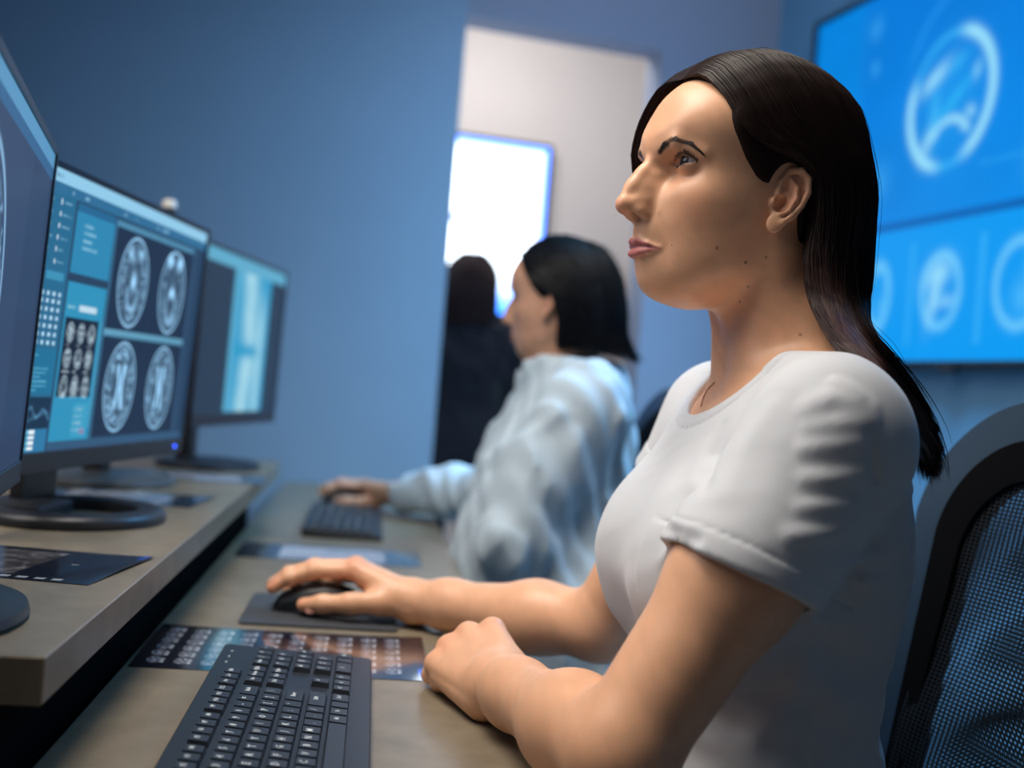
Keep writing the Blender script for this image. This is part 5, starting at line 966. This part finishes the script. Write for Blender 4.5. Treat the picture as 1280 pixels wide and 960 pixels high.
far = [
 c2w([(-2.8, -0.08, 15.6), (-5.1, -3.0, 14.5), (-7.6, -4.9, 12.0), (-9.2, -5.6, 8.2), (-10.4, -5.8, 5.0), (-11.0, -5.8, 1.5), (-11.0, -5.4, -2.5), (-10.8, -4.8, -7)]) + low,
 c2w([(0.8, -0.08, 15.8), (-0.6, -3.8, 15.0), (-2.7, -6.5, 12.3), (-5.0, -7.5, 8.8), (-6.8, -8.0, 6.0), (-8.0, -7.9, 2.6), (-8.5, -7.5, -1.3), (-8.6, -6.8, -6)]) + low,
 c2w([(4.0, -0.08, 14.8), (3.7, -3.7, 14.0), (2.5, -6.4, 11.6), (0.8, -7.8, 8.6), (-0.5, -8.4, 6.0), (-2.6, -8.5, 2.6), (-4.6, -8.2, -1.0), (-6.2, -7.4, -5.5)]) + low,
 c2w([(6.3, -0.08, 13.1), (6.6, -3.5, 12.5), (6.3, -6.0, 10.3), (5.6, -7.3, 7.4), (4.5, -8.0, 4.6), (2.0, -8.4, 1.6), (-2.4, -8.2, -1.5), (-5.0, -7.4, -5.5)]) + low,
 c2w([(7.75, -0.08, 11.0), (7.95, -2.9, 11.0), (8.0, -5.2, 9.2), (7.8, -6.6, 7.2), (7.2, -7.4, 4.8), (5.2, -7.9, 2.2), (-0.4, -7.9, -0.8), (-4.2, -7.2, -5.0)]) + low]
G1 = np.array(near + far)
for _ in range(2): G1[:, 7:12] = 0.5 * G1[:, 7:12] + 0.25 * (G1[:, 6:11] + G1[:, 8:13])
def tint1(c, u, v):
    k = (0.85 * np.exp(-((u - 0.16) / 0.13) ** 2) * sst(0.42, 0.62, v))[:, None]; return c * (1 - k) + np.array(srgb(98, 70, 66)[:3]) * k
hair_system(G1, 6500, HW, M['hair1'], HAIR1, W1.hw((-1.5, 0, 3)), colf=tint1, fly=60, seed=3, pts=32, rad=0.00040, layer=(-0.003, 0.0035), wob=0.0010, nu=110, nv=60, tipfray=0.0045)
# dense scalp cap so that no skin shows through, up to the hairline
def hair_cap_sdf(P):
    q = W1.hl(P); y = np.abs(q[:, 1]); d = head_base(np.stack([q[:, 0], y, q[:, 2]], 1)) - 0.38
    # hairline: a bent plane running from the forehead down past the temple and behind the ear
    x = q[:, 0]; z = q[:, 2]; edge = np.interp(z, [-6, -2.0, 1.5, 2.6, 4.0, 6.0, 8.4, 10.2, 10.8, 14], [-4.2, -3.4, -2.6, 1.8, 3.3, 4.8, 6.0, 6.8, 7.2, 7.4]) - 0.030 * y * y * sst(6.5, 9.5, z)
    d = smax(d, (x - edge) * 0.75, 0.35); d = smax(d, -(z + 4.5), 0.5); d = smax(d, -ell(np.stack([x, y, z], 1), ear_pt(1.15, 0.4, 0.3), (1.9, 1.5, 3.1)), 0.2); return d * 0.01
V, Q = nets(hair_cap_sdf, (0.05, 0.88, 1.14), (0.33, 1.15, 1.38), 0.003); _o = npmesh('scalp_hair', V, Q, M['hair_dense'], HW); vcol(_o, np.tile(np.array(HAIR1[:3]) * 0.8, (len(V), 1)))
# brows and lashes
M['lash'] = mat('lash_hair', srgb(24, 17, 17), 0.5)
def brows_lashes(Bd, parent, n=230, seed=5):
    g = np.random.default_rng(seed)
    for sd in (1, -1):
        cur = []
        for i in range(n):
            t = g.random() * (len(BROW) - 1); k = min(int(t), len(BROW) - 2); f = t - k; p = np.array(BROW[k][0]) * (1 - f) + np.array(BROW[k + 1][0]) * f; wd = BROW[k][1] * (1 - f) + BROW[k + 1][1] * f
            p = p + np.array([0, 0, g.uniform(-0.7, 0.55) * wd]); dr = np.array(BROW[k + 1][0]) - np.array(BROW[k][0]); dr /= np.linalg.norm(dr); dr = dr + np.array([0, 0, 0.55 * (1 - t / 3)]) + g.normal(size=3) * 0.08; q = np.stack([p, p + dr * 0.22, p + dr * 0.42 + np.array([0, 0, -0.03])])
            for _ in range(4):       # settle onto the skin
                Q_ = q.copy(); Q_[:, 1] = np.abs(Q_[:, 1]); e = head_sdf(Q_.astype(np.float32), False); nrm = unit(np.array([0.8, 0.5, 0.1]) if q[1, 1] > 3 else np.array([1, 0.15, 0.1])); q = q - nrm * (e - 0.03)[:, None]
            q[:, 1] *= sd; cur.append(Bd.hw(q))
        tag(tubes('eyebrow', cur, 0.00010, M['lash'], parent), kind='stuff'); cur = []
        for i in range(130):
            up = i < 100; a = g.uniform(-1.0, 1.35) if up else g.uniform(-1.0, 1.3); u, l = eye_open(np.array(a)); b_ = float(u if up else l); aa = a - 0.22; yy = aa; r2 = EYE_R + 0.13; xx = math.sqrt(max(0.05, r2 * r2 - yy * yy - b_ * b_)); p = EYE + np.array([xx * math.cos(R(12)) - yy * math.sin(R(12)) * 0, yy * math.cos(R(12)) + xx * math.sin(R(12)) * 1.0 * 0.9, b_]); ln = (0.46 if up else 0.25) * (0.7 + 0.5 * g.random()); o_ = unit(p - EYE); e = unit(o_ + np.array([0, 0.25 * a, 0])); dz = np.array([0, 0, 1.0 if up else -1.0])
            q = np.stack([p, p + e * ln * 0.5 + dz * 0.02, p + e * ln * 0.85 + dz * ln * 0.35]); q[:, 1] *= sd; cur.append(Bd.hw(q))
        tag(tubes('eyelashes', cur, 0.00012, M['lash'], parent), kind='stuff')
brows_lashes(W1, HW)

# finger nails of the hand on the mouse
M['nail'] = mat('finger_nail', srgb(226, 160, 146), 0.25)
def nail(c, n, d, w_, l_):
    n = unit(n); d = unit(np.asarray(d, float) - n * np.dot(n, d)); x = np.cross(d, n); b = BM(); bmesh.ops.create_uvsphere(b.bm, u_segments=14, v_segments=8, radius=1.0, matrix=Matrix((( *(x * w_), 0), (*(d * l_), 0), (*(n * 0.0016), 0), (0, 0, 0, 1))).transposed()); o = b.obj('finger_nail', M['nail'], HW, True); o.location = c; return o
_tip = np.array([-0.236, 1.392, 0.757]); _p = march(lambda P: W1.skin(P, False), ((388, 763), (352, 727)), 1.2, 1.6)
nail(_p[0] + np.array([0, 0.0004, 0]), (-0.15, -0.9, 0.35), (-1, 0.25, -0.12), 0.0052, 0.0068); nail(np.array([-0.281, 1.410, 0.7805]), (-0.62, -0.05, 0.8), (-0.8, 0, -0.6), 0.0046, 0.0062)
# ================================================================ office chairs with mesh backs
def mesh_weave(name, col, scale=420.0, open_=0.46):
    """see-through knit: small staggered holes in dark thread"""
    m, nt, b = nodemat(name); b.inputs['Base Color'].default_value = col; b.inputs['Roughness'].default_value = 0.5
    uv = nt.nodes.new('ShaderNodeUVMap'); uv.uv_map = 'UVMap'; sp = nt.nodes.new('ShaderNodeSeparateXYZ'); nt.links.new(uv.outputs['UV'], sp.inputs[0])
    def mth(op, a, c=None):
        n = nt.nodes.new('ShaderNodeMath'); n.operation = op
        for k, x in ((0, a), (1, c)):
            if x is None: continue
            if isinstance(x, (int, float)): n.inputs[k].default_value = x
            else: nt.links.new(x, n.inputs[k])
        return n.outputs[0]
    sx = mth('MULTIPLY', sp.outputs[0], scale * 0.62); sy = mth('MULTIPLY', sp.outputs[1], scale); a = mth('SINE', mth('ADD', sx, sy)); c = mth('SINE', mth('SUBTRACT', sx, sy)); h = mth('MULTIPLY', a, c)
    hole = mth('GREATER_THAN', h, open_); tr = nt.nodes.new('ShaderNodeBsdfTransparent'); mx = nt.nodes.new('ShaderNodeMixShader'); nt.links.new(hole, mx.inputs[0]); nt.links.new(b.outputs[0], mx.inputs[1]); nt.links.new(tr.outputs[0], mx.inputs[2]); nt.links.new(mx.outputs[0], nt.nodes['Material Output'].inputs[0]); return m
M['weave'] = mesh_weave('chair_mesh', srgb(20, 22, 26), 760.0, 0.12)
M['chair_black'] = mat('chair_border_fabric', srgb(8, 8, 10), 0.9, noise=0.1, bump=0.2, bscale=900, spec=0.1)
M['chair_shell'] = mat('chair_shell_plastic', srgb(38, 60, 80), 0.6, noise=0.08, bump=0.15, bscale=1100)  # grey plastic tinted blue, the blue light on it put into the colour
M['seat_fabric'] = fabric('seat_fabric', srgb(26, 28, 34), 900, 0.2)
BW, BH, BR = 0.235, 0.56, 0.13      # half width, height, corner radius of the backrest
def back_surf(l, z):
    """forward position of the back's surface at side offset l, height z above its foot: curved round the sitter, lumbar bulge"""
    return 0.35 * l * l * 1.6 - 0.17 * (z / BH) ** 1.5 * 0.55 + 0.022 * math.exp(-((z - 0.17) / 0.12) ** 2)
def back_outline(inset, n=64):
    pts = []; w_, h_, r = BW - inset, BH - inset, BR - inset * 0.6
    for cx, cz, a0, rr in ((w_ - r, h_ - r, 0, r), (-(w_ - r), h_ - r, 90, r), (-(w_ * 0.86 - 0.06), inset + 0.06, 180, 0.06), (w_ * 0.86 - 0.06, inset + 0.06, 270, 0.06)):
        for k in range(n // 4 + 1): a = R(a0 + 90 * k / (n // 4)); pts.append((cx + rr * math.cos(a), cz + rr * math.sin(a)))
    return pts
def office_chair(loc, yaw, label, back_f=-0.215, back_z=0.515):
    """local +X forward, +Y left"""
    o = empty('office_chair', loc, yaw, label, 'chair', 'black mesh-back office chairs')
    P3 = lambda l, z, off=0.0: (back_f + back_surf(l, z) + off, l, back_z + z)
    def band(i0, i1, f0, f1, name, m):
        a, c = back_outline(i0), back_outline(i1); n = len(a); V = []; F = []
        for pl, off in ((a, f0), (c, f0), (c, f1), (a, f1)): V += [P3(l, z, off) for l, z in pl]
        for ring in range(4):
            for k in range(n): F.append((ring * n + k, ring * n + (k + 1) % n, ((ring + 1) % 4) * n + (k + 1) % n, ((ring + 1) % 4) * n + k))
        ob = pydata(name, V, F, m, o, True); bm_ = bmesh.new(); bm_.from_mesh(ob.data); bmesh.ops.recalc_face_normals(bm_, faces=bm_.faces); bm_.to_mesh(ob.data); bm_.free(); ob.data.polygons.foreach_set('use_smooth', [True] * len(ob.data.polygons)); ob.data.set_sharp_from_angle(angle=R(45)); return ob
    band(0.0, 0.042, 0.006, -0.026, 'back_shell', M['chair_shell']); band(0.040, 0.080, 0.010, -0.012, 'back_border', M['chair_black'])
    # two layers of knit, the rear one slacker
    for off, sag, nm in ((0.0045, 0.0, 'back_mesh'), (-0.009, 0.004, 'back_mesh_lining')):
        nx, nz = 40, 48; V = []; UV = []; F = []
        for j in range(nz + 1):
            z = 0.06 + (BH - 0.125) * j / nz
            hw = BW - 0.07
            if z > BH - BR: t = (z - (BH - BR)) / (BR - 0.045); hw = (BW - BR) + (BR - 0.07) * math.sqrt(max(0, 1 - min(1, t * 0.97) ** 2))
            hw = hw * (0.90 + 0.10 * min(1, z / 0.3))
            for i in range(nx + 1):
                l = -hw + 2 * hw * i / nx; ed = 1 - (2 * i / nx - 1) ** 2; wv = 0.0022 * math.sin(z * 70 + 14 * (l - 0.05) ** 2 * 9 + l * 6) * sst(0, 1, np.array(ed)); V.append(P3(l, z, off - sag * ed + (float(wv) if sag else float(wv) * 0.25))); UV.append((l, z + 1))
        for j in range(nz):
            for i in range(nx): F.append((j * (nx + 1) + i, j * (nx + 1) + i + 1, (j + 1) * (nx + 1) + i + 1, (j + 1) * (nx + 1) + i))
        ob = pydata(nm, V, F, M['weave'], o, True); ul = ob.data.uv_layers.new(name='UVMap')
        for lp in ob.data.loops: ul.data[lp.index].uv = UV[lp.vertex_index]
    b = BM(); b.prism(rrect(0.47, 0.49, 0.10), 0.385, 0.435, bev=0.016); b.obj('seat', M['seat_fabric'], o, True)
    b = BM(); b.box((0.0, 0, 0.372), (0.30, 0.24, 0.028), 0.008); b.obj('seat_plate', M['black_plastic'], o, True)
    b = BM(); b.tube([(-0.10, 0, 0.365), (-0.24, 0, 0.37), (back_f - 0.05, 0, 0.44), (back_f - 0.045, 0, 0.56), (back_f - 0.035 + back_surf(0, 0.25), 0, back_z + 0.25)], [0.03, 0.03, 0.028, 0.026, 0.02], 12); b.obj('back_support', M['black_plastic'], o, True)
    b = BM(); b.cyl((0, 0, 0.10), (0, 0, 0.365), 0.026); b.obj('gas_lift', M['black_plastic'], o, True)
    b = BM(); b.cyl((0, 0, 0.075), (0, 0, 0.125), 0.045, 0.036); b.obj('hub', M['black_plastic'], o, True)
    for k in range(5):
        a = R(72 * k + 20); c, s_ = math.cos(a), math.sin(a); b = BM(); b.tube([(0.03 * c, 0.03 * s_, 0.105), (0.17 * c, 0.17 * s_, 0.092), (0.31 * c, 0.31 * s_, 0.075)], [0.026, 0.021, 0.015], 10, flat=0.7); lg = b.obj('leg', M['black_plastic'], o, True)
        b = BM()
        for sd in (-1, 1): b.cyl((0.31 * c - s_ * sd * 0.006, 0.31 * s_ + c * sd * 0.006, 0.030), (0.31 * c - s_ * sd * 0.024, 0.31 * s_ + c * sd * 0.024, 0.030), 0.029, n=18)
        b.cyl((0.31 * c, 0.31 * s_, 0.03), (0.31 * c, 0.31 * s_, 0.075), 0.007, n=10); b.obj('caster', M['black_plastic'], lg, True)
    return o
def face(deg): return math.pi + R(deg)       # chair turned like a sitter with that body angle
office_chair((0.262, 1.000, 0), face(8), 'black mesh-back office chair behind the woman in the white T-shirt')
# ================================================================ the second woman, at the far end of the desk
M['skin2'] = skin_material('skin_warm', 0.45, 0.1)
M['blouse'] = fabric('white_cotton_blouse', srgb(198, 216, 228), 700, 0.2)
P2 = empty('person', (0, 0, 0), 0, 'second woman in a loose white long-sleeved blouse with chin-length black hair, using a mouse', 'person')
J2 = {k: np.array(v) for k, v in dict(shL=(0.122, 1.920, 1.022), elL=(0.028, 1.890, 0.800), wrL=(0.030, 2.065, 0.660), shR=(0.078, 2.245, 1.022), elR=(-0.015, 2.390, 0.825), wrR=(-0.235, 2.580, 0.790)).items()}
W2 = Body((0.074, 2.063, 1.190), -24, 0, (0.102, 2.082, 0), 8, J2, ZT1, neck=[(-0.022, 0, 1.055), (0.018, 0, 1.110), (0.060, 0.018, 1.045)], bust=0.6)
mx_, my_ = MOUSE2[0], MOUSE2[1]
def mouse_hand(wr, mx, my, z0):
    """a right hand resting on a mouse whose nose points to picture-left"""
    k = [(mx + 0.045, my - 0.016, z0 + 0.050), (mx + 0.042, my + 0.005, z0 + 0.052), (mx + 0.046, my + 0.025, z0 + 0.046), (mx + 0.054, my + 0.042, z0 + 0.036)]
    f = [[(mx - 0.008, my - 0.019, z0 + 0.050), (mx - 0.036, my - 0.02, z0 + 0.038), (mx - 0.054, my - 0.02, z0 + 0.026)], [(mx - 0.012, my + 0.005, z0 + 0.053), (mx - 0.042, my + 0.005, z0 + 0.040), (mx - 0.060, my + 0.005, z0 + 0.028)], [(mx - 0.006, my + 0.033, z0 + 0.042), (mx - 0.032, my + 0.036, z0 + 0.022), (mx - 0.044, my + 0.036, z0 + 0.010)], [(mx + 0.012, my + 0.055, z0 + 0.026), (mx - 0.008, my + 0.057, z0 + 0.014), (mx - 0.020, my + 0.055, z0 + 0.008)]]
    return hand_sdf(wr, k, f, [(mx + 0.080, my - 0.035, z0 + 0.018), (mx + 0.046, my - 0.046, z0 + 0.016), (mx + 0.010, my - 0.044, z0 + 0.014), (mx - 0.012, my - 0.038, z0 + 0.011)], 0.0245)
wl = J2['wrL']
W2.hands = [mouse_hand(J2['wrR'], mx_ + 0.004, my_, DESK_Z + 0.002), hand_sdf(wl, [wl + (-0.07, 0.055, 0.006), wl + (-0.085, 0.038, 0.006), wl + (-0.090, 0.018, 0.002), wl + (-0.088, 0.0, -0.004)], [[wl + (-0.10, 0.085, -0.010), wl + (-0.115, 0.098, -0.018)], [wl + (-0.118, 0.066, -0.010), wl + (-0.136, 0.08, -0.018)], [wl + (-0.124, 0.04, -0.012), wl + (-0.142, 0.052, -0.018)], [wl + (-0.118, 0.016, -0.015), wl + (-0.134, 0.026, -0.019)]], [wl + (-0.03, 0.035, -0.005), wl + (-0.055, 0.065, -0.012), wl + (-0.072, 0.085, -0.018)], 0.025)]
W2.neck_detail = False
build_skin(W2, 'body', P2, 0, [((-0.08, 1.93, 1.075), (0.21, 2.19, 1.38), 0.0032), ((-0.33, 1.78, 0.60), (0.28, 2.66, 1.078), 0.0075), ((-0.46, 2.55, 0.735), (-0.20, 2.77, 0.83), 0.0034), ((-0.13, 2.04, 0.58), (0.07, 2.22, 0.66), 0.0036)], srgb(205, 158, 132), srgb(176, 100, 100), srgb(26, 20, 20), M['skin2'])
for sd in (1, -1): eyeball(P2, W2.O, W2.H, sd, (0.03, 0.02, 0.015))
def blouse_sdf(P):
    d = W2.trunk(P) - 0.014; q = W2.bl(P)
    d = smin(d, ell(q, (0.02, 0.02, 0.72), (0.165, 0.185, 0.20)), 0.08)
    for k in ('L', 'R'):
        sh, el, wr = J2['sh' + k], J2['el' + k], J2['wr' + k]; u = unit(wr - el)
        sl = chain(P, [sh, sh * 0.5 + el * 0.5, el + np.array([0, 0, -0.004]), el * 0.5 + wr * 0.5, wr - u * 0.012], [0.066, 0.068, 0.060, 0.052, 0.037], 0.03); c = wr - u * 0.010; sl = smax(sl, (P - c.astype(np.float32)) @ u.astype(np.float32), 0.004); d = smin(d, sl, 0.03)
    m = np.abs(d) < 0.05
    if m.any():
        Q = P[m]; f = np.abs(vnoise(Q[:, 0] * 17 + Q[:, 1] * 11 + 30, Q[:, 2] * 9 + Q[:, 1] * 10 + 30, 13, 2) - 0.5); d[m] = d[m] - 0.010 * np.exp(-(f / 0.13) ** 2) - 0.003 * np.sin(Q[:, 2] * 60 + Q[:, 0] * 90 + 3 * np.sin(Q[:, 1] * 30))
    n0 = W2.bw((0.018, 0, 1.085)); ax = unit(np.array([0.45, 0, 0.9]) @ W2.Bm); s_ = P - n0.astype(np.float32); h = s_ @ ax.astype(np.float32); rad = np.sqrt(np.maximum(0, (s_ ** 2).sum(-1) - h * h)); d = smax(d, -np.maximum(rad - 0.066, -(h + 0.05)), 0.006); d = smax(d, P[:, 2] - 1.115, 0.01); d = np.maximum(d, 0.50 - P[:, 2])
    for k in ('L', 'R'): sh, el, wr = J2['sh' + k], J2['el' + k], J2['wr' + k]; u = unit(wr - el); d = smax(d, -cone(P, wr - u * 0.04, wr + u * 0.03, 0.031, 0.033), 0.003)
    # buttoned front opening
    s_, t = seg_dist(P, W2.bw((0.075, 0.006, 1.03)), W2.bw((0.125, 0.006, 0.88))); return d + 0.004 * np.exp(-(s_ / 0.006) ** 2)
V, Q = nets(blouse_sdf, (-0.36, 1.74, 0.48), (0.30, 2.68, 1.13), 0.0065); npmesh('blouse', V, Q, M['blouse'], P2)
def trouser2(P):
    d = np.full(len(P), 1.0, np.float32)
    for sd in (-1, 1):
        hp_ = W2.bw((-0.01, sd * 0.085, 0.52)); kn = W2.bw((0.38, sd * 0.11, 0.56)); an = W2.bw((0.32, sd * 0.10, 0.09)); d = smin(d, chain(P, [hp_, kn, an], [0.092, 0.064, 0.045], 0.03), 0.04)
    return smin(d, ell(W2.bl(P), (-0.02, 0, 0.52), (0.13, 0.18, 0.10)), 0.05)
V, Q = nets(trouser2, (-0.40, 1.75, 0.03), (0.35, 2.45, 0.70), 0.011); npmesh('trousers', V, Q, M['trousers'], P2)
for sd in (-1, 1):
    p = W2.bw((0.32, sd * 0.10, 0)); q = W2.bw((0.47, sd * 0.11, 0)); V, Q = nets(lambda P: np.maximum(smin(cone(P, (*p[:2], 0.05), (*q[:2], 0.03), 0.045, 0.036), cone(P, (*p[:2], 0.05), (*p[:2], 0.10), 0.045, 0.048), 0.02), -P[:, 2] + 0.002), (p[0] - 0.3, p[1] - 0.25, -0.01), (p[0] + 0.12, p[1] + 0.2, 0.16), 0.008); npmesh('shoe', V, Q, M['shoe'], P2)
def bob(Bd, tipz, n, material, col, parent, seed, flare=0.0, wide=0.0, pts=18):
    t = tipz; f = flare
    rows = [[(7.7, 0.3, 10.75), (6.6, 3.6, 10.2), (4.2, 6.4, 7.0), (1.6, 7.4, 4.8), (-1.6, 8.0, 3.4), (-3.2, 7.8, -1.0), (-3.4, 7.2, t * 0.75), (-3.2 , 6.8, t)], [(4.5, 0.3, 13.6), (3.6, 4.0, 12.6), (1.0, 7.2, 8.8), (-1.8, 8.3, 5.6), (-4.0, 8.5, 2.6), (-5.2, 8.4, -1.8), (-5.8 - f * 0.4, 8.2, t * 0.75), (-6.2 - f, 8.0, t)], [(0.5, 0.3, 14.8), (-1.4, 4.2, 13.8), (-4.0, 7.0, 10.0), (-6.4, 8.0, 6.2), (-8.0, 8.2, 2.4), (-9.0, 8.0, -2.2), (-9.8 - f * 0.5, 7.8, t * 0.75), (-10.6 - f * 1.2, 7.6, t)], [(-4.0, 0.2, 14.0), (-7.4, 1.6, 12.4), (-9.8, 2.4, 9.0), (-11.2, 2.8, 5.2), (-12.0, 3.0, 1.2), (-12.4, 3.0, -3.0), (-12.8 - f * 0.5, 3.0, t * 0.8), (-13.2 - f * 1.2, 3.0, t)]]
    rows = [[(x * (1 + wide * k / 7), y * (1 + wide * k / 7), z) for k, (x, y, z) in enumerate(r)] for r in rows]
    mir = [[(x, -y, z) for x, y, z in r] for r in rows[::-1]]; G = [[Bd.hw(q) for q in r] for r in rows + mir]
    hair_system(np.array(G), n, parent, material, col, Bd.hw((-1.5, 0, 3)), layer=(-0.004, 0.004), rad=0.0008, pts=pts, wob=0.0018, seed=seed, fly=20, under=0.005, tipfray=0.004, nu=60, nv=30)
    def cap(P):
        q = Bd.hl(P); y = np.abs(q[:, 1]); d = head_base(np.stack([q[:, 0], y, q[:, 2]], 1)) - 0.5; edge = np.interp(q[:, 2], [-6, -2.0, 1.5, 2.6, 4.0, 6.0, 8.4, 10.2, 10.8, 14], [-4.2, -3.4, -2.6, 0.9, 2.4, 3.9, 5.5, 6.6, 7.2, 7.4]) - 0.028 * y * y * (q[:, 2] > 8.0); return smax(smax(d, (q[:, 0] - edge) * 0.75, 0.35), -(q[:, 2] + 4.5), 0.5) * 0.01
    V, Q = nets(cap, Bd.O - 0.16, Bd.O + 0.18, 0.006); _o = npmesh('scalp_hair', V, Q, M['hair_dense'], parent); vcol(_o, np.tile(np.array(col[:3]), (len(V), 1)))
M['hair2'] = hair_mat('black_hair', None, 0.38)
bob(W2, -7.6, 1500, M['hair2'], srgb(17, 19, 25), P2, 21, flare=2.2)
office_chair((0.030, 2.090, 0), face(6), 'black mesh-back office chair partly hidden behind the second woman')
# ================================================================ the third person, standing in the far room with her back to us
P3_ = empty('person', (0, 0, 0), 0, 'person with long dark hair and black jacket standing in the far room, seen from behind', 'person')
zs = 0.225; ZT3 = {k: (list(np.array(v) + zs) if k == 'z' else v) for k, v in ZT1.items()}; ZT3['bz'] = ZT1['bz'] + zs
c3 = np.array([-0.185, 4.12])
J3 = {k: np.array(v) for k, v in dict(shL=(c3[0] - 0.165, c3[1], 1.25), elL=(c3[0] - 0.205, c3[1] - 0.01, 0.99), wrL=(c3[0] - 0.185, c3[1] + 0.07, 0.77), shR=(c3[0] + 0.165, c3[1], 1.25), elR=(c3[0] + 0.205, c3[1] - 0.01, 0.99), wrR=(c3[0] + 0.185, c3[1] + 0.07, 0.77)).items()}
W3 = Body((c3[0] + 0.005, c3[1] + 0.045, 1.405), -92, -2, (c3[0], c3[1], 0), -90, J3, ZT3, neck=[(-0.02, 0, 1.28), (0.0, 0, 1.335), (0.05, 0.018, 1.27)], bust=0.5)
def fist(wr, s_): return hand_sdf(wr, [wr + (0.0 * s_, 0.03, -0.075), wr + (0.0, 0.012, -0.085), wr + (0.0, -0.006, -0.084), wr + (0.0, -0.022, -0.078)], [[wr + (-0.01 * s_, 0.034, -0.115), wr + (-0.018 * s_, 0.03, -0.14)], [wr + (-0.01 * s_, 0.014, -0.13), wr + (-0.02 * s_, 0.012, -0.155)], [wr + (-0.01 * s_, -0.006, -0.125), wr + (-0.02 * s_, -0.006, -0.15)], [wr + (-0.01 * s_, -0.024, -0.112), wr + (-0.018 * s_, -0.022, -0.132)]], [wr + (0, 0.024, -0.03), wr + (-0.005 * s_, 0.045, -0.06), wr + (-0.01 * s_, 0.05, -0.09)], 0.024, (-1 * s_, 0, 0))
W3.hands = [fist(J3['wrL'], -1), fist(J3['wrR'], 1)]; W3.neck_detail = False
build_skin(W3, 'body', P3_, 0, [((c3[0] - 0.30, c3[1] - 0.20, 0.58), (c3[0] + 0.30, c3[1] + 0.22, 1.60), 0.008)], srgb(200, 155, 135), srgb(170, 100, 100), srgb(26, 20, 20), M['skin2'])
M['jacket'] = fabric('black_jacket', srgb(27, 27, 34), 500, 0.2)
def jacket(P):
    d = W3.trunk(P) - 0.016
    for k in ('L', 'R'): d = smin(d, chain(P, [J3['sh' + k], J3['el' + k], J3['wr' + k]], [0.062, 0.052, 0.040], 0.02), 0.02)
    d = smax(d, P[:, 2] - 1.315, 0.01); d = np.maximum(d, 0.74 - P[:, 2]); f = np.abs(vnoise(P[:, 0] * 14 + 30, P[:, 2] * 12 + P[:, 1] * 9 + 30, 17, 2) - 0.5); return d - 0.008 * np.exp(-(f / 0.1) ** 2)
V, Q = nets(jacket, (c3[0] - 0.33, c3[1] - 0.22, 0.72), (c3[0] + 0.33, c3[1] + 0.24, 1.34), 0.009); npmesh('jacket', V, Q, M['jacket'], P3_)
def legs3(P):
    d = ell(P, (c3[0], c3[1], 0.78), (0.175, 0.125, 0.13))
    for sd in (-1, 1): d = smin(d, chain(P, [(c3[0] + sd * 0.085, c3[1], 0.76), (c3[0] + sd * 0.09, c3[1] + 0.01, 0.42), (c3[0] + sd * 0.095, c3[1] - 0.01, 0.07)], [0.088, 0.062, 0.045], 0.02), 0.03)
    return d
V, Q = nets(legs3, (c3[0] - 0.25, c3[1] - 0.2, 0.02), (c3[0] + 0.25, c3[1] + 0.2, 0.95), 0.011); npmesh('trousers', V, Q, M['trousers'], P3_)
for sd in (-1, 1):
    p = c3 + (sd * 0.095, 0); V, Q = nets(lambda P: np.maximum(cone(P, (p[0], p[1] - 0.02, 0.045), (p[0], p[1] + 0.15, 0.03), 0.046, 0.036), 0.002 - P[:, 2]), (p[0] - 0.08, p[1] - 0.1, -0.01), (p[0] + 0.08, p[1] + 0.22, 0.12), 0.009); npmesh('shoe', V, Q, M['shoe'], P3_)
M['hair3'] = hair_mat('brown_black_hair', None, 0.5)
bob(W3, -15, 900, M['hair3'], srgb(46, 32, 34), P3_, 31, pts=20, wide=0.30)
